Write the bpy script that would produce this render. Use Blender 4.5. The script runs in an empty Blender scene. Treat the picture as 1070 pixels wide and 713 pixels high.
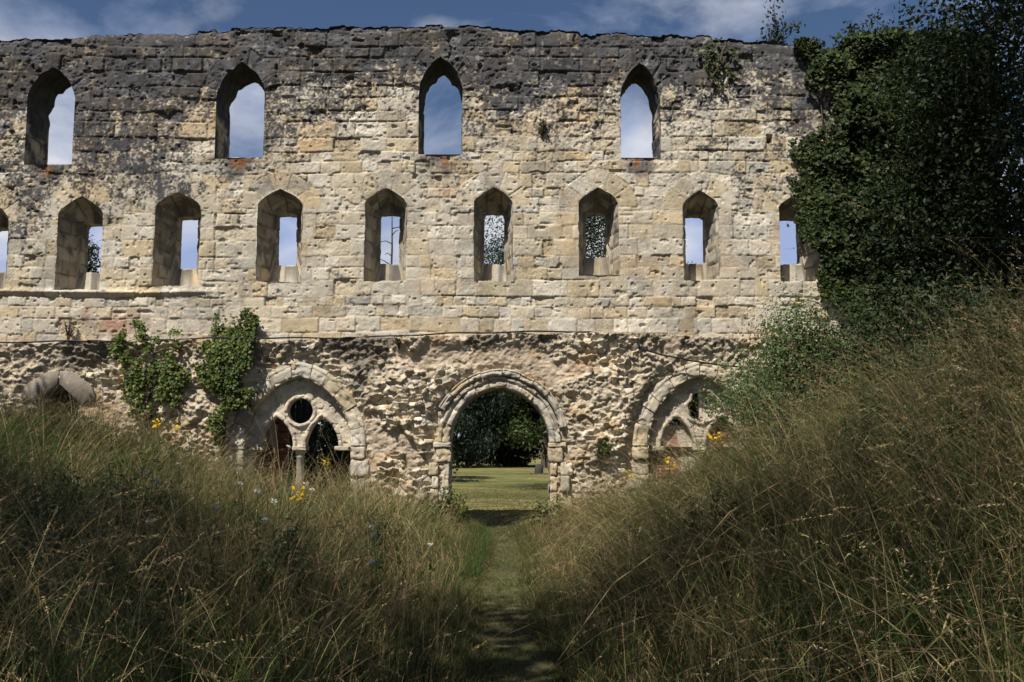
import bpy, math, random
import numpy as np
from mathutils import Vector

RNG = np.random.default_rng(11)
random.seed(5)
S = bpy.context.scene
COL = S.collection
R = math.radians

# ------------------------------------------------------------------ camera maths
CAM = (0.0, 0.0, 1.6)
PITCH = R(6.3)
FPX = 35 / 36 * 1070.0


def ray(u, v):
    a = (u - 535) / FPX
    b = (356.5 - v) / FPX
    return np.array([a, math.cos(PITCH) - b * math.sin(PITCH), math.sin(PITCH) + b * math.cos(PITCH)])


def P(u, v, Y=20.0):
    d = ray(u, v)
    t = Y / d[1]
    return d[0] * t, 1.6 + d[2] * t


# ------------------------------------------------------------------ noise
def _hash(ix, iy, seed):
    h = (ix.astype(np.int64) * 374761393 + iy.astype(np.int64) * 668265263 + seed * 974634541) & 0xFFFFFFFF
    h = ((h ^ (h >> 13)) * 1274126177) & 0xFFFFFFFF
    h = ((h ^ (h >> 15)) * 2246822519) & 0xFFFFFFFF
    return ((h ^ (h >> 16)) & 0xFFFFFF) / float(0xFFFFFF)


def vnoise(x, y, seed=0):
    x = np.asarray(x, float); y = np.asarray(y, float)
    ix = np.floor(x); iy = np.floor(y)
    fx = x - ix; fy = y - iy
    fx = fx * fx * (3 - 2 * fx); fy = fy * fy * (3 - 2 * fy)
    a = _hash(ix, iy, seed); b = _hash(ix + 1, iy, seed)
    c = _hash(ix, iy + 1, seed); d = _hash(ix + 1, iy + 1, seed)
    return a + (b - a) * fx + (c - a) * fy + (a - b - c + d) * fx * fy


def fbm(x, y, octv=4, seed=0):
    s = 0; amp = 0.5; tot = 0
    for o in range(octv):
        s = s + amp * vnoise(x * 2.03 ** o + 17 * o, y * 2.03 ** o - 9 * o, seed + o)
        tot += amp; amp *= 0.5
    return s / tot


def sstep(a, b, x):
    t = np.clip((np.asarray(x, float) - a) / (b - a), 0, 1)
    return t * t * (3 - 2 * t)


def voronoi(x, y, seed=0, jit=0.9):
    ix = np.floor(x); iy = np.floor(y)
    f1 = np.full(x.shape, 9.0); f2 = np.full(x.shape, 9.0)
    idv = np.zeros(x.shape); cx = np.zeros(x.shape); cy = np.zeros(x.shape)
    for dx in (-1, 0, 1):
        for dy in (-1, 0, 1):
            gx = ix + dx; gy = iy + dy
            px = gx + 0.5 + (_hash(gx, gy, seed) - .5) * jit
            py = gy + 0.5 + (_hash(gx, gy, seed + 7) - .5) * jit
            d = np.hypot(x - px, y - py)
            near = d < f1
            f2 = np.where(near, f1, np.minimum(f2, d))
            idv = np.where(near, _hash(gx, gy, seed + 13), idv)
            cx = np.where(near, px, cx); cy = np.where(near, py, cy)
            f1 = np.where(near, d, f1)
    return f1, f2, idv, cx, cy


# ------------------------------------------------------------------ terrain
def path_x(y):
    y = np.asarray(y, float)
    return 0.33 - 0.62 * np.clip(y / 20.0, 0, 1.0) + 0.10 * np.sin(y * 0.45)


def ground(x, y):
    x = np.asarray(x, float); y = np.asarray(y, float)
    u = x - path_x(y)
    right = .75 * sstep(0.5, 3.0, u) + 1.35 * sstep(1.8, 6.4, u) + 0.22 * np.clip(u - 6, 0, 8)
    right = right * (1 - .48 * sstep(13.5, 18.5, y) * (1 - sstep(4.3, 5.8, u)))
    left = 0.5 * sstep(0.5, 4.0, -u) + 1.05 * sstep(3.6, 8.0, -u) + 0.05 * np.clip(-u - 8, 0, 10)
    near = 0.85 + 0.15 * sstep(1, 6, y)
    front = 1 - sstep(20.12, 20.75, y)
    bump = (fbm(x * .8, y * .8, 3, 41) - .5) * 0.42 * sstep(.4, 1.8, np.abs(u))
    base = (right + left) * near + bump
    far = (fbm(x * .05, y * .05, 2, 43) - .5) * .5 * sstep(26, 60, y)
    return base * front * (1 - sstep(30, 80, np.abs(x))) + far + (fbm(x * 2.2, y * 2.2, 2, 44) - .5) * .05


# ------------------------------------------------------------------ object helpers
def link(o, parent=None):
    COL.objects.link(o)
    if parent is not None:
        o.parent = parent
    return o


def tag(o, label=None, cat=None, group=None, kind=None):
    if label: o['label'] = label
    if cat: o['category'] = cat
    if group: o['group'] = group
    if kind: o['kind'] = kind
    return o


def empty(name, loc=(0, 0, 0), label=None, cat=None, group=None):
    o = bpy.data.objects.new(name, None)
    o.empty_display_size = 0.2
    o.location = loc
    link(o)
    return tag(o, label, cat, group, 'thing')


def np_mesh(name, V, quads=None, tris=None, col=None, mat=None, smooth=False, parent=None):
    """V (n,3); quads (m,4); tris (k,3); col (n,3)"""
    V = np.asarray(V, np.float32)
    nq = 0 if quads is None else len(quads)
    nt = 0 if tris is None else len(tris)
    me = bpy.data.meshes.new(name)
    me.vertices.add(len(V))
    me.vertices.foreach_set('co', V.ravel())
    loops = []
    if nq: loops.append(np.asarray(quads, np.int32).ravel())
    if nt: loops.append(np.asarray(tris, np.int32).ravel())
    loops = np.concatenate(loops)
    me.loops.add(len(loops))
    me.loops.foreach_set('vertex_index', loops)
    me.polygons.add(nq + nt)
    starts = np.concatenate([np.arange(nq) * 4, nq * 4 + np.arange(nt) * 3]).astype(np.int32)
    me.polygons.foreach_set('loop_start', starts)
    if smooth:
        me.polygons.foreach_set('use_smooth', np.ones(nq + nt, bool))
    me.update(calc_edges=True)
    if col is not None:
        at = me.color_attributes.new('Col', 'FLOAT_COLOR', 'POINT')
        c4 = np.ones((len(V), 4), np.float32)
        c4[:, :3] = col
        at.data.foreach_set('color', c4.ravel())
    if mat: me.materials.append(mat)
    o = bpy.data.objects.new(name, me)
    link(o, parent)
    return o


class Acc:
    """collects quads/tris with vertex colours"""
    def __init__(s):
        s.V = []; s.Q = []; s.T = []; s.C = []; s.n = 0

    def add(s, V, Q=None, T=None, C=(.4, .4, .4)):
        V = np.asarray(V, float)
        C = np.asarray(C, float)
        if C.ndim == 1: C = np.tile(C, (len(V), 1))
        s.V.append(V); s.C.append(C)
        if Q is not None and len(Q): s.Q.append(np.asarray(Q) + s.n)
        if T is not None and len(T): s.T.append(np.asarray(T) + s.n)
        s.n += len(V)

    def build(s, name, mat, parent=None, smooth=False):
        return np_mesh(name, np.concatenate(s.V), np.concatenate(s.Q) if s.Q else None,
                       np.concatenate(s.T) if s.T else None, np.concatenate(s.C), mat, smooth, parent)


def tube(acc, pts, rad, n=7, col=(.2, .16, .11), wob=0.0, seed=0):
    pts = np.asarray(pts, float); m = len(pts)
    rad = np.broadcast_to(np.asarray(rad, float), (m,))
    T = np.gradient(pts, axis=0); T /= np.linalg.norm(T, axis=1)[:, None] + 1e-9
    ref = np.where(np.abs(T[:, 2:3]) < .9, np.array([[0, 0, 1.]]), np.array([[1., 0, 0]]))
    A = np.cross(T, ref); A /= np.linalg.norm(A, axis=1)[:, None] + 1e-9
    B = np.cross(T, A)
    th = np.linspace(0, 2 * np.pi, n, endpoint=False)
    rr = rad[:, None] * (1 + wob * (vnoise(np.arange(m)[:, None] * .7, th[None] * 2, seed) - .5))
    V = pts[:, None] + (A[:, None] * np.cos(th)[None, :, None] + B[:, None] * np.sin(th)[None, :, None]) * rr[..., None]
    i = np.arange(m - 1)[:, None] * n; j = np.arange(n)[None]; k = (j + 1) % n
    Q = np.stack([i + j, i + k, i + n + k, i + n + j], -1).reshape(-1, 4)
    V = V.reshape(-1, 3)
    acc.add(V, Q, None, col)
    capc = acc.n
    acc.add([pts[-1]], None, None, col if np.ndim(col) == 1 else col[-1])
    acc.T.append(np.stack([np.full(n, capc), capc - n + np.arange(n), capc - n + (np.arange(n) + 1) % n], -1))


def box(acc, lo, hi, col, jit=0.0, seed=0, bev=0.012):
    """a chamfered block with slightly knocked corners"""
    lo = np.array(lo, float); hi = np.array(hi, float)
    rg = np.random.default_rng(seed)
    V = []; 
    for ax in range(3):
        pass
    b = min(bev, (hi - lo).min() * .3)
    # 24 verts: three per corner
    idx = {}
    for cx in (0, 1):
        for cy in (0, 1):
            for cz in (0, 1):
                s = np.array([cx, cy, cz])
                c = np.where(s == 1, hi, lo) + (rg.random(3) - .5) * jit
                inn = np.where(s == 1, -b, b)
                for ax in range(3):
                    p = c + inn; p[ax] = c[ax]
                    idx[(cx, cy, cz, ax)] = len(V); V.append(p)
    Q = []; T = []
    g = lambda c, ax: idx[(c[0], c[1], c[2], ax)]
    for ax in range(3):
        o1, o2 = [a for a in range(3) if a != ax]
        for s in (0, 1):
            f = []
            for p, q in ((0, 0), (1, 0), (1, 1), (0, 1)):
                c = [0, 0, 0]; c[ax] = s; c[o1] = p; c[o2] = q
                f.append(g(c, ax))
            Q.append(f)
    for ax in range(3):          # edges along ax
        o1, o2 = [a for a in range(3) if a != ax]
        for p in (0, 1):
            for q in (0, 1):
                c0 = [0, 0, 0]; c0[o1] = p; c0[o2] = q; c1 = list(c0); c1[ax] = 1
                Q.append([g(c0, o1), g(c1, o1), g(c1, o2), g(c0, o2)])
    for cx in (0, 1):
        for cy in (0, 1):
            for cz in (0, 1):
                T.append([idx[(cx, cy, cz, a)] for a in range(3)])
    acc.add(V, Q, T, col)


def rblock(acc, lo, hi, col, seed, amp=.018, n=11, pw=9):
    """a weathered block: rounded box with a lumpy, chipped surface"""
    lo = np.array(lo, float); hi = np.array(hi, float); c = (lo + hi) / 2; hf = (hi - lo) / 2
    g = np.linspace(-1, 1, n); U, W_ = np.meshgrid(g, g, indexing='ij')
    I = np.arange(n * n).reshape(n, n)
    Q0 = np.stack([I[:-1, :-1], I[1:, :-1], I[1:, 1:], I[:-1, 1:]], -1).reshape(-1, 4)
    for ax in range(3):
        for sg in (-1, 1):
            p = np.zeros((n, n, 3)); p[..., ax] = sg; p[..., (ax + 1) % 3] = U; p[..., (ax + 2) % 3] = W_
            q = p / ((np.abs(p) ** pw).sum(-1) ** (1 / pw))[..., None]
            v = c + q * hf
            a_ = v[..., 0] * 7 + v[..., 2] * 3.1 + seed % 97; b_ = v[..., 1] * 7 - v[..., 2] * 5.7 + v[..., 0] * 2
            d = (fbm(a_, b_, 4, seed % 51) - .5) * 2 * amp - sstep(.6, .75, fbm(a_ * 1.7, b_ * 1.7, 3, seed % 37)) * amp * 1.6
            v = v + q / (np.linalg.norm(q, axis=-1, keepdims=True)) * d[..., None]
            cc = np.array(col) * (.6 + .75 * fbm(a_ * 1.3, b_ * 1.3, 4, 5))[..., None]
            acc.add(v.reshape(-1, 3), Q0, None, cc.reshape(-1, 3))


# ------------------------------------------------------------------ materials
def new_mat(name):
    m = bpy.data.materials.new(name); m.use_nodes = True
    nt = m.node_tree; nt.nodes.clear()
    return m, nt, nt.nodes, nt.links


def stone_mat(name, bump=0.35, scale=38):
    m, nt, N, L = new_mat(name)
    out = N.new('ShaderNodeOutputMaterial'); b = N.new('ShaderNodeBsdfPrincipled')
    at = N.new('ShaderNodeAttribute'); at.attribute_name = 'Col'
    tc = N.new('ShaderNodeTexCoord')
    n1 = N.new('ShaderNodeTexNoise'); n1.inputs['Scale'].default_value = scale; n1.inputs['Detail'].default_value = 6
    n1.inputs['Roughness'].default_value = .65
    n2 = N.new('ShaderNodeTexNoise'); n2.inputs['Scale'].default_value = 4.5; n2.inputs['Detail'].default_value = 5
    L.new(tc.outputs['Object'], n1.inputs['Vector']); L.new(tc.outputs['Object'], n2.inputs['Vector'])
    r1 = N.new('ShaderNodeMapRange'); r1.inputs[1].default_value = .3; r1.inputs[2].default_value = .7
    r1.inputs[3].default_value = .80; r1.inputs[4].default_value = 1.16
    L.new(n1.outputs['Fac'], r1.inputs[0])
    r2 = N.new('ShaderNodeMapRange'); r2.inputs[1].default_value = .3; r2.inputs[2].default_value = .7
    r2.inputs[3].default_value = .82; r2.inputs[4].default_value = 1.12
    L.new(n2.outputs['Fac'], r2.inputs[0])
    mu = N.new('ShaderNodeMath'); mu.operation = 'MULTIPLY'
    L.new(r1.outputs[0], mu.inputs[0]); L.new(r2.outputs[0], mu.inputs[1])
    mx = N.new('ShaderNodeMixRGB'); mx.blend_type = 'MULTIPLY'; mx.inputs[0].default_value = 1
    L.new(at.outputs['Color'], mx.inputs[1]); L.new(mu.outputs[0], mx.inputs[2])
    L.new(mx.outputs[0], b.inputs['Base Color'])
    b.inputs['Roughness'].default_value = .95
    b.inputs['Specular IOR Level'].default_value = .15
    bp = N.new('ShaderNodeBump'); bp.inputs['Strength'].default_value = bump; bp.inputs['Distance'].default_value = .03
    L.new(n1.outputs['Fac'], bp.inputs['Height']); L.new(bp.outputs[0], b.inputs['Normal'])
    L.new(b.outputs[0], out.inputs[0])
    return m


def leaf_mat(name, transl=.35, rough=.55, spec=.25):
    m, nt, N, L = new_mat(name)
    out = N.new('ShaderNodeOutputMaterial'); b = N.new('ShaderNodeBsdfPrincipled')
    at = N.new('ShaderNodeAttribute'); at.attribute_name = 'Col'
    L.new(at.outputs['Color'], b.inputs['Base Color'])
    b.inputs['Roughness'].default_value = rough; b.inputs['Specular IOR Level'].default_value = spec
    tr = N.new('ShaderNodeBsdfTranslucent'); L.new(at.outputs['Color'], tr.inputs['Color'])
    mx = N.new('ShaderNodeMixShader'); mx.inputs[0].default_value = transl
    L.new(b.outputs[0], mx.inputs[1]); L.new(tr.outputs[0], mx.inputs[2]); L.new(mx.outputs[0], out.inputs[0])
    return m


def plain_mat(name, rough=.8, spec=.2, nscale=25, lo=.75, hi=1.2, bump=.2):
    m, nt, N, L = new_mat(name)
    out = N.new('ShaderNodeOutputMaterial'); b = N.new('ShaderNodeBsdfPrincipled')
    at = N.new('ShaderNodeAttribute'); at.attribute_name = 'Col'
    tc = N.new('ShaderNodeTexCoord')
    n1 = N.new('ShaderNodeTexNoise'); n1.inputs['Scale'].default_value = nscale; n1.inputs['Detail'].default_value = 5
    L.new(tc.outputs['Object'], n1.inputs['Vector'])
    r1 = N.new('ShaderNodeMapRange'); r1.inputs[1].default_value = .3; r1.inputs[2].default_value = .7
    r1.inputs[3].default_value = lo; r1.inputs[4].default_value = hi
    L.new(n1.outputs['Fac'], r1.inputs[0])
    mx = N.new('ShaderNodeMixRGB'); mx.blend_type = 'MULTIPLY'; mx.inputs[0].default_value = 1
    L.new(at.outputs['Color'], mx.inputs[1]); L.new(r1.outputs[0], mx.inputs[2]); L.new(mx.outputs[0], b.inputs['Base Color'])
    b.inputs['Roughness'].default_value = rough; b.inputs['Specular IOR Level'].default_value = spec
    bp = N.new('ShaderNodeBump'); bp.inputs['Strength'].default_value = bump; bp.inputs['Distance'].default_value = .02
    L.new(n1.outputs['Fac'], bp.inputs['Height']); L.new(bp.outputs[0], b.inputs['Normal'])
    L.new(b.outputs[0], out.inputs[0])
    return m


M_STONE = stone_mat('weathered_limestone')
M_RUBBLE = stone_mat('rubble_core', .5, 30)
M_LEAF = leaf_mat('leaf')
M_IVY = leaf_mat('ivy_leaf', .25, .55, .2)
M_GRASS = leaf_mat('grass_blade', .35, .6, .2)
M_PETAL = leaf_mat('petal', .3, .7, .1)
M_BARK = plain_mat('bark', .9, .1, 14, .6, 1.3, .6)
M_WOOD = plain_mat('old_wood', .85, .15, 30, .6, 1.25, .4)
M_CABLE = plain_mat('black_rubber', .6, .3, 40, .9, 1.1, .05)
M_GROUND = plain_mat('ground', .95, .05, 9, .65, 1.35, .5)

# ------------------------------------------------------------------ palette
PAL = 1.08 * np.array([[.47, .41, .315], [.49, .445, .365], [.45, .37, .25], [.43, .40, .34], [.47, .40, .285],
                [.51, .465, .385], [.44, .385, .30], [.47, .41, .315], [.46, .41, .335], [.48, .435, .355]])
LICH = np.array([.056, .057, .064])

# ------------------------------------------------------------------ openings (polygons in x,z)
def arc_head(cx, zs, a, h, n=12):
    """points from right spring over the apex to left spring of a pointed arch (h >= a) """
    Rr = (a * a + h * h) / (2 * a); c = Rr - a
    t1 = math.atan2(h, c)
    th = np.linspace(0, t1, n)
    right = np.stack([cx - c + Rr * np.cos(th), zs + Rr * np.sin(th)], 1)
    left = np.stack([2 * cx - right[::-1, 0], right[::-1, 1]], 1)
    return np.concatenate([right, left[1:]])


def tudor_head(cx, zs, a, h, n=8, bulge=.12):
    t = np.linspace(0, 1, n)
    x = cx + a * (1 - t); z = zs + h * t + bulge * h * 4 * t * (1 - t) * .9
    z = zs + h * (t ** .66)
    right = np.stack([x, z], 1)
    left = np.stack([2 * cx - right[::-1, 0], right[::-1, 1]], 1)
    return np.concatenate([right, left[1:]])


def resamp(pl, n):
    pl = np.asarray(pl, float)
    d = np.concatenate([[0], np.cumsum(np.hypot(*np.diff(pl, axis=0).T))])
    t = np.linspace(0, d[-1], n + 1)[:-1]
    return np.stack([np.interp(t, d, pl[:, 0]), np.interp(t, d, pl[:, 1])], 1)


def outline(cx, zb, head, wb=None, nb=24, ns=40, nh=48):
    """closed outline split in sections so that corners line up between rings"""
    rs = head[0]; ls = head[-1]
    if wb is None: xr, xl = rs[0], ls[0]
    else: xr, xl = cx + wb, cx - wb
    return np.concatenate([resamp([(xl, zb), (xr, zb)], nb), resamp([(xr, zb), rs], ns),
                           resamp(head, nh), resamp([ls, (xl, zb)], ns)])


def poly_sdf(px, pz, poly):
    """signed distance (negative inside), plus nearest boundary point"""
    A = poly; B = np.roll(poly, -1, axis=0)
    best = np.full(px.shape, 1e9); bx = np.zeros(px.shape); bz = np.zeros(px.shape)
    inside = np.zeros(px.shape, bool)
    for (ax, az), (bx_, bz_) in zip(A, B):
        ex, ez = bx_ - ax, bz_ - az
        L2 = ex * ex + ez * ez + 1e-12
        t = np.clip(((px - ax) * ex + (pz - az) * ez) / L2, 0, 1)
        qx = ax + t * ex; qz = az + t * ez
        d = (px - qx) ** 2 + (pz - qz) ** 2
        m = d < best
        best = np.where(m, d, best); bx = np.where(m, qx, bx); bz = np.where(m, qz, bz)
        cond = (az > pz) != (bz_ > pz)
        with np.errstate(divide='ignore', invalid='ignore'):
            xi = ax + (pz - az) * ex / (ez if abs(ez) > 1e-12 else 1e-12)
        inside ^= cond & (px < xi)
    d = np.sqrt(best)
    return np.where(inside, -d, d), bx, bz


WY = 20.0          # front plane of the wall
TH = 0.92          # thickness

OPEN = []          # dicts: kind, poly (front), rings [(poly, depth)...]


def roughen(poly, amp, seed, zmin=-9):
    c = poly.mean(0)
    d = poly - c; l = np.hypot(d[:, 0], d[:, 1])[:, None]
    n = fbm(poly[:, 0] * 5, poly[:, 1] * 5, 3, seed) - .5
    w = sstep(zmin, zmin + .3, poly[:, 1])
    return poly + d / l * (n * 2 * amp * w)[:, None]


# upper lancets: photo px (left, right, sill, spring, apex)
UP = [(22, 75, 172, 108, 70), (221, 275, 165, 103, 65), (434, 483, 161.5, 100, 59), (646, 690, 165, 103, 65)]
for k, (l, r, sb, sp, ap) in enumerate(UP):
    xl, zb = P(l + 3, sb); xr, _ = P(r, sb)
    _, zs = P((l + r) / 2, sp); _, za = P((l + r) / 2, ap)
    cx = (xl + xr) / 2; a = (xr - xl) / 2
    p0 = outline(cx, zb, arc_head(cx, zs, a, max(za - zs, a * 1.02)))
    p0 = roughen(p0, .05, 50 + k, zs - .1)
    p1 = outline(cx, zb, arc_head(cx, zs - .02, a * .93, max(za - zs, a) * .93), )
    p1 = roughen(p1, .10, 70 + k, zs - .25)
    OPEN.append(dict(kind='upper', poly=p0, rings=[(p0, 0), (p1, TH)], cx=cx, zb=zb, zs=zs, a=a, za=za))
# lower slit windows: (left, right, sill, spring, apex)
LO = [(-42, 5, 302, 228, 208), (57, 104, 303, 223, 205), (159, 207, 299, 216, 201), (267, 314, 295, 213, 197),
      (380, 424, 294, 212, 196), (495, 536, 294, 211, 196), (605, 647, 287, 212, 196), (715, 752, 293, 214, 199),
      (816, 856, 294, 217, 202), (918, 958, 296, 221, 206)]
SLITS = []
for k, (l, r, sb, sp, ap) in enumerate(LO):
    xl, zb = P(l, sb); xr, _ = P(r, sb)
    _, zs = P((l + r) / 2, sp); _, za = P((l + r) / 2, ap)
    cx = (xl + xr) / 2; a = (xr - xl) / 2
    p0 = roughen(outline(cx, zb, tudor_head(cx, zs, a, za - zs)), .022, 90 + k)
    p1 = outline(cx, zb + .06, tudor_head(cx, zs - .10, a * .70, (za - zs) * .75))
    h2 = np.array([(cx + .215, zs - .08), (cx + .21, zs - .075), (cx, zs - .06), (cx - .21, zs - .075), (cx - .215, zs - .08)])
    p2 = outline(cx, zb + .47, h2)
    p3 = outline(cx, zb + .47, h2)
    OPEN.append(dict(kind='slit', poly=p0, rings=[(p0, 0), (p1, .60), (p2, .63), (p3, TH)], cx=cx, zb=zb, zs=zs, a=a, za=za))

# the round-arched doorway
DCX = P(522, 457)[0]; DZS = P(522, 462)[1]; DA = 1.0
DZA = P(522, 405)[1]
dpoly = outline(DCX, -0.25, arc_head(DCX, DZS, DA, max(DZA - DZS, DA * 1.01), 20), None, 30, 60, 90)
OPEN.append(dict(kind='door', poly=dpoly, rings=[(dpoly, .06), (dpoly, TH)], cx=DCX, zb=-.25, zs=DZS, a=DA, za=DZA))
# two tracery bays
BAYS = []
for u in (311, 733):
    cx = P(u, 465)[0]; zs = P(u, 466)[1]; za = P(u, 393)[1]; a = 1.06
    p = outline(cx, 0.15, arc_head(cx, zs, a, za - zs, 18), None, 30, 50, 90)
    OPEN.append(dict(kind='bay', poly=p, rings=[(p, .05), (p, TH)], cx=cx, zb=.15, zs=zs, a=a, za=za))
    BAYS.append((cx, zs, a, za))
# the low pointed opening, half buried, far left
bx_, bz_ = P(62, 402)
bh = tudor_head(bx_ , bz_ - .36, .40, .36, 8)
bp = outline(bx_, .8, bh)
bp_front = bp
OPEN.append(dict(kind='low', poly=bp, rings=[(bp, .02), (bp, TH)], cx=bx_, zb=.8, zs=bz_ - .36, a=.40, za=bz_))

# ------------------------------------------------------------------ wall height field
X0, X1, Z0 = -13.5, 9.6, -0.35
H = 0.0165
TOPPX = [(-250, 55), (-120, 48), (0, 42), (140, 36), (270, 31), (400, 29), (520, 29), (620, 33), (700, 38), (760, 41), (850, 47), (1000, 60), (1100, 70)]
tx = np.array([P(u, v)[0] for u, v in TOPPX]); tz = np.array([P(u, v)[1] for u, v in TOPPX])


def top_z(x):
    x = np.asarray(x, float)
    c = np.floor(x / .34 + 1.2 * vnoise(x * .8, x * 0, 3))
    return np.interp(x, tx, tz) + (_hash(c, c * 0, 8) - .5) * .075 + (fbm(x * 9, x * 0, 4, 21) - .5) * .075 + (fbm(x * .7, x * 0, 2, 22) - .5) * .12


LEDGE_PX = [(-200, 362), (0, 358), (350, 354), (600, 349), (780, 352), (1000, 354)]
lx = np.array([P(u, v)[0] for u, v in LEDGE_PX]); lz = np.array([P(u, v)[1] for u, v in LEDGE_PX])


def ledge_z(x):
    return np.interp(x, lx, lz) + (fbm(x * 1.5, x * 0, 3, 31) - .5) * .10


def ashlar(x, z, seed=1):
    xw = x + (fbm(x * 3, z * 3, 2, seed + 100) - .5) * .035
    zw = z + (fbm(x * .4, z * .3, 2, seed + 101) - .5) * .12 + (fbm(x * 4, z * 4, 2, seed + 102) - .5) * .022
    rg = np.random.default_rng(seed)
    zc = [z.min() - .5]
    while zc[-1] < z.max() + .5:
        zc.append(zc[-1] + rg.uniform(.19, .36))
    zc = np.array(zc)
    ci = np.searchsorted(zc, zw) - 1
    ci = np.clip(ci, 0, len(zc) - 2)
    dz = np.minimum(zw - zc[ci], zc[ci + 1] - zw)
    hgt = zc[ci + 1] - zc[ci]
    dx = np.zeros_like(x); sid = np.zeros_like(x); cx = np.zeros_like(x); wid = np.zeros_like(x)
    for c in range(len(zc) - 1):
        m = ci == c
        if not m.any(): continue
        k = zc[c + 1] - zc[c]
        cuts = [X0 - 1.5 - rg.random()]
        while cuts[-1] < X1 + 1.5:
            cuts.append(cuts[-1] + k * rg.choice([.8, 1.1, 1.4, 1.8, 2.3, 2.9], p=[.12, .25, .25, .2, .12, .06]) * rg.uniform(.85, 1.15))
        cuts = np.array(cuts)
        xm = xw[m]; xi = np.searchsorted(cuts, xm) - 1
        dx[m] = np.minimum(xm - cuts[xi], cuts[xi + 1] - xm)
        cx[m] = (cuts[xi] + cuts[xi + 1]) / 2
        wid[m] = cuts[xi + 1] - cuts[xi]
        sid[m] = c * 1000 + xi
    return sid, dx, dz, cx, (zc[ci] + zc[ci + 1]) / 2, hgt, wid


def rnd(sid, k):
    return _hash(np.asarray(sid), np.asarray(sid) * 0 + k, 77)


def pick(sid, k=5):
    i = (rnd(sid, k) * len(PAL)).astype(int) % len(PAL)
    return PAL[i] * (.84 + .3 * rnd(sid, k + 1))[..., None]


def stain_and_dim(x, z, sid=None):
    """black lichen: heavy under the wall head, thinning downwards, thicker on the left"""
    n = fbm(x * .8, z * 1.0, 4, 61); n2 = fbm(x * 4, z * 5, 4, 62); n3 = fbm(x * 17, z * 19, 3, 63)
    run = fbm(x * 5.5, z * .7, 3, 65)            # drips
    g = (z - 6.35) / 3.3 + .36 * sstep(8.9, 9.7, z) + .40 * sstep(-2.5, -9.5, x) * sstep(2.5, 5, z)  # left term: more lichen, and that side's dimness put into the colour
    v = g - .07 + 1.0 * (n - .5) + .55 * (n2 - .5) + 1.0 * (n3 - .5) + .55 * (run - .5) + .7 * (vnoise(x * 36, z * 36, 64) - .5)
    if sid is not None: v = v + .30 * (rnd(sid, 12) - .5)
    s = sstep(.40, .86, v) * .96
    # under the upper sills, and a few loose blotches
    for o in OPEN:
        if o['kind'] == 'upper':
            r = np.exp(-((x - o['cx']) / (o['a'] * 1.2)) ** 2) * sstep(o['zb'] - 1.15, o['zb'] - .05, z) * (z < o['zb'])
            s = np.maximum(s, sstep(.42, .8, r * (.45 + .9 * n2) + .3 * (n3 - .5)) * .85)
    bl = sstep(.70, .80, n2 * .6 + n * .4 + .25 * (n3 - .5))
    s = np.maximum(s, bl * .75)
    return s


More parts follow.
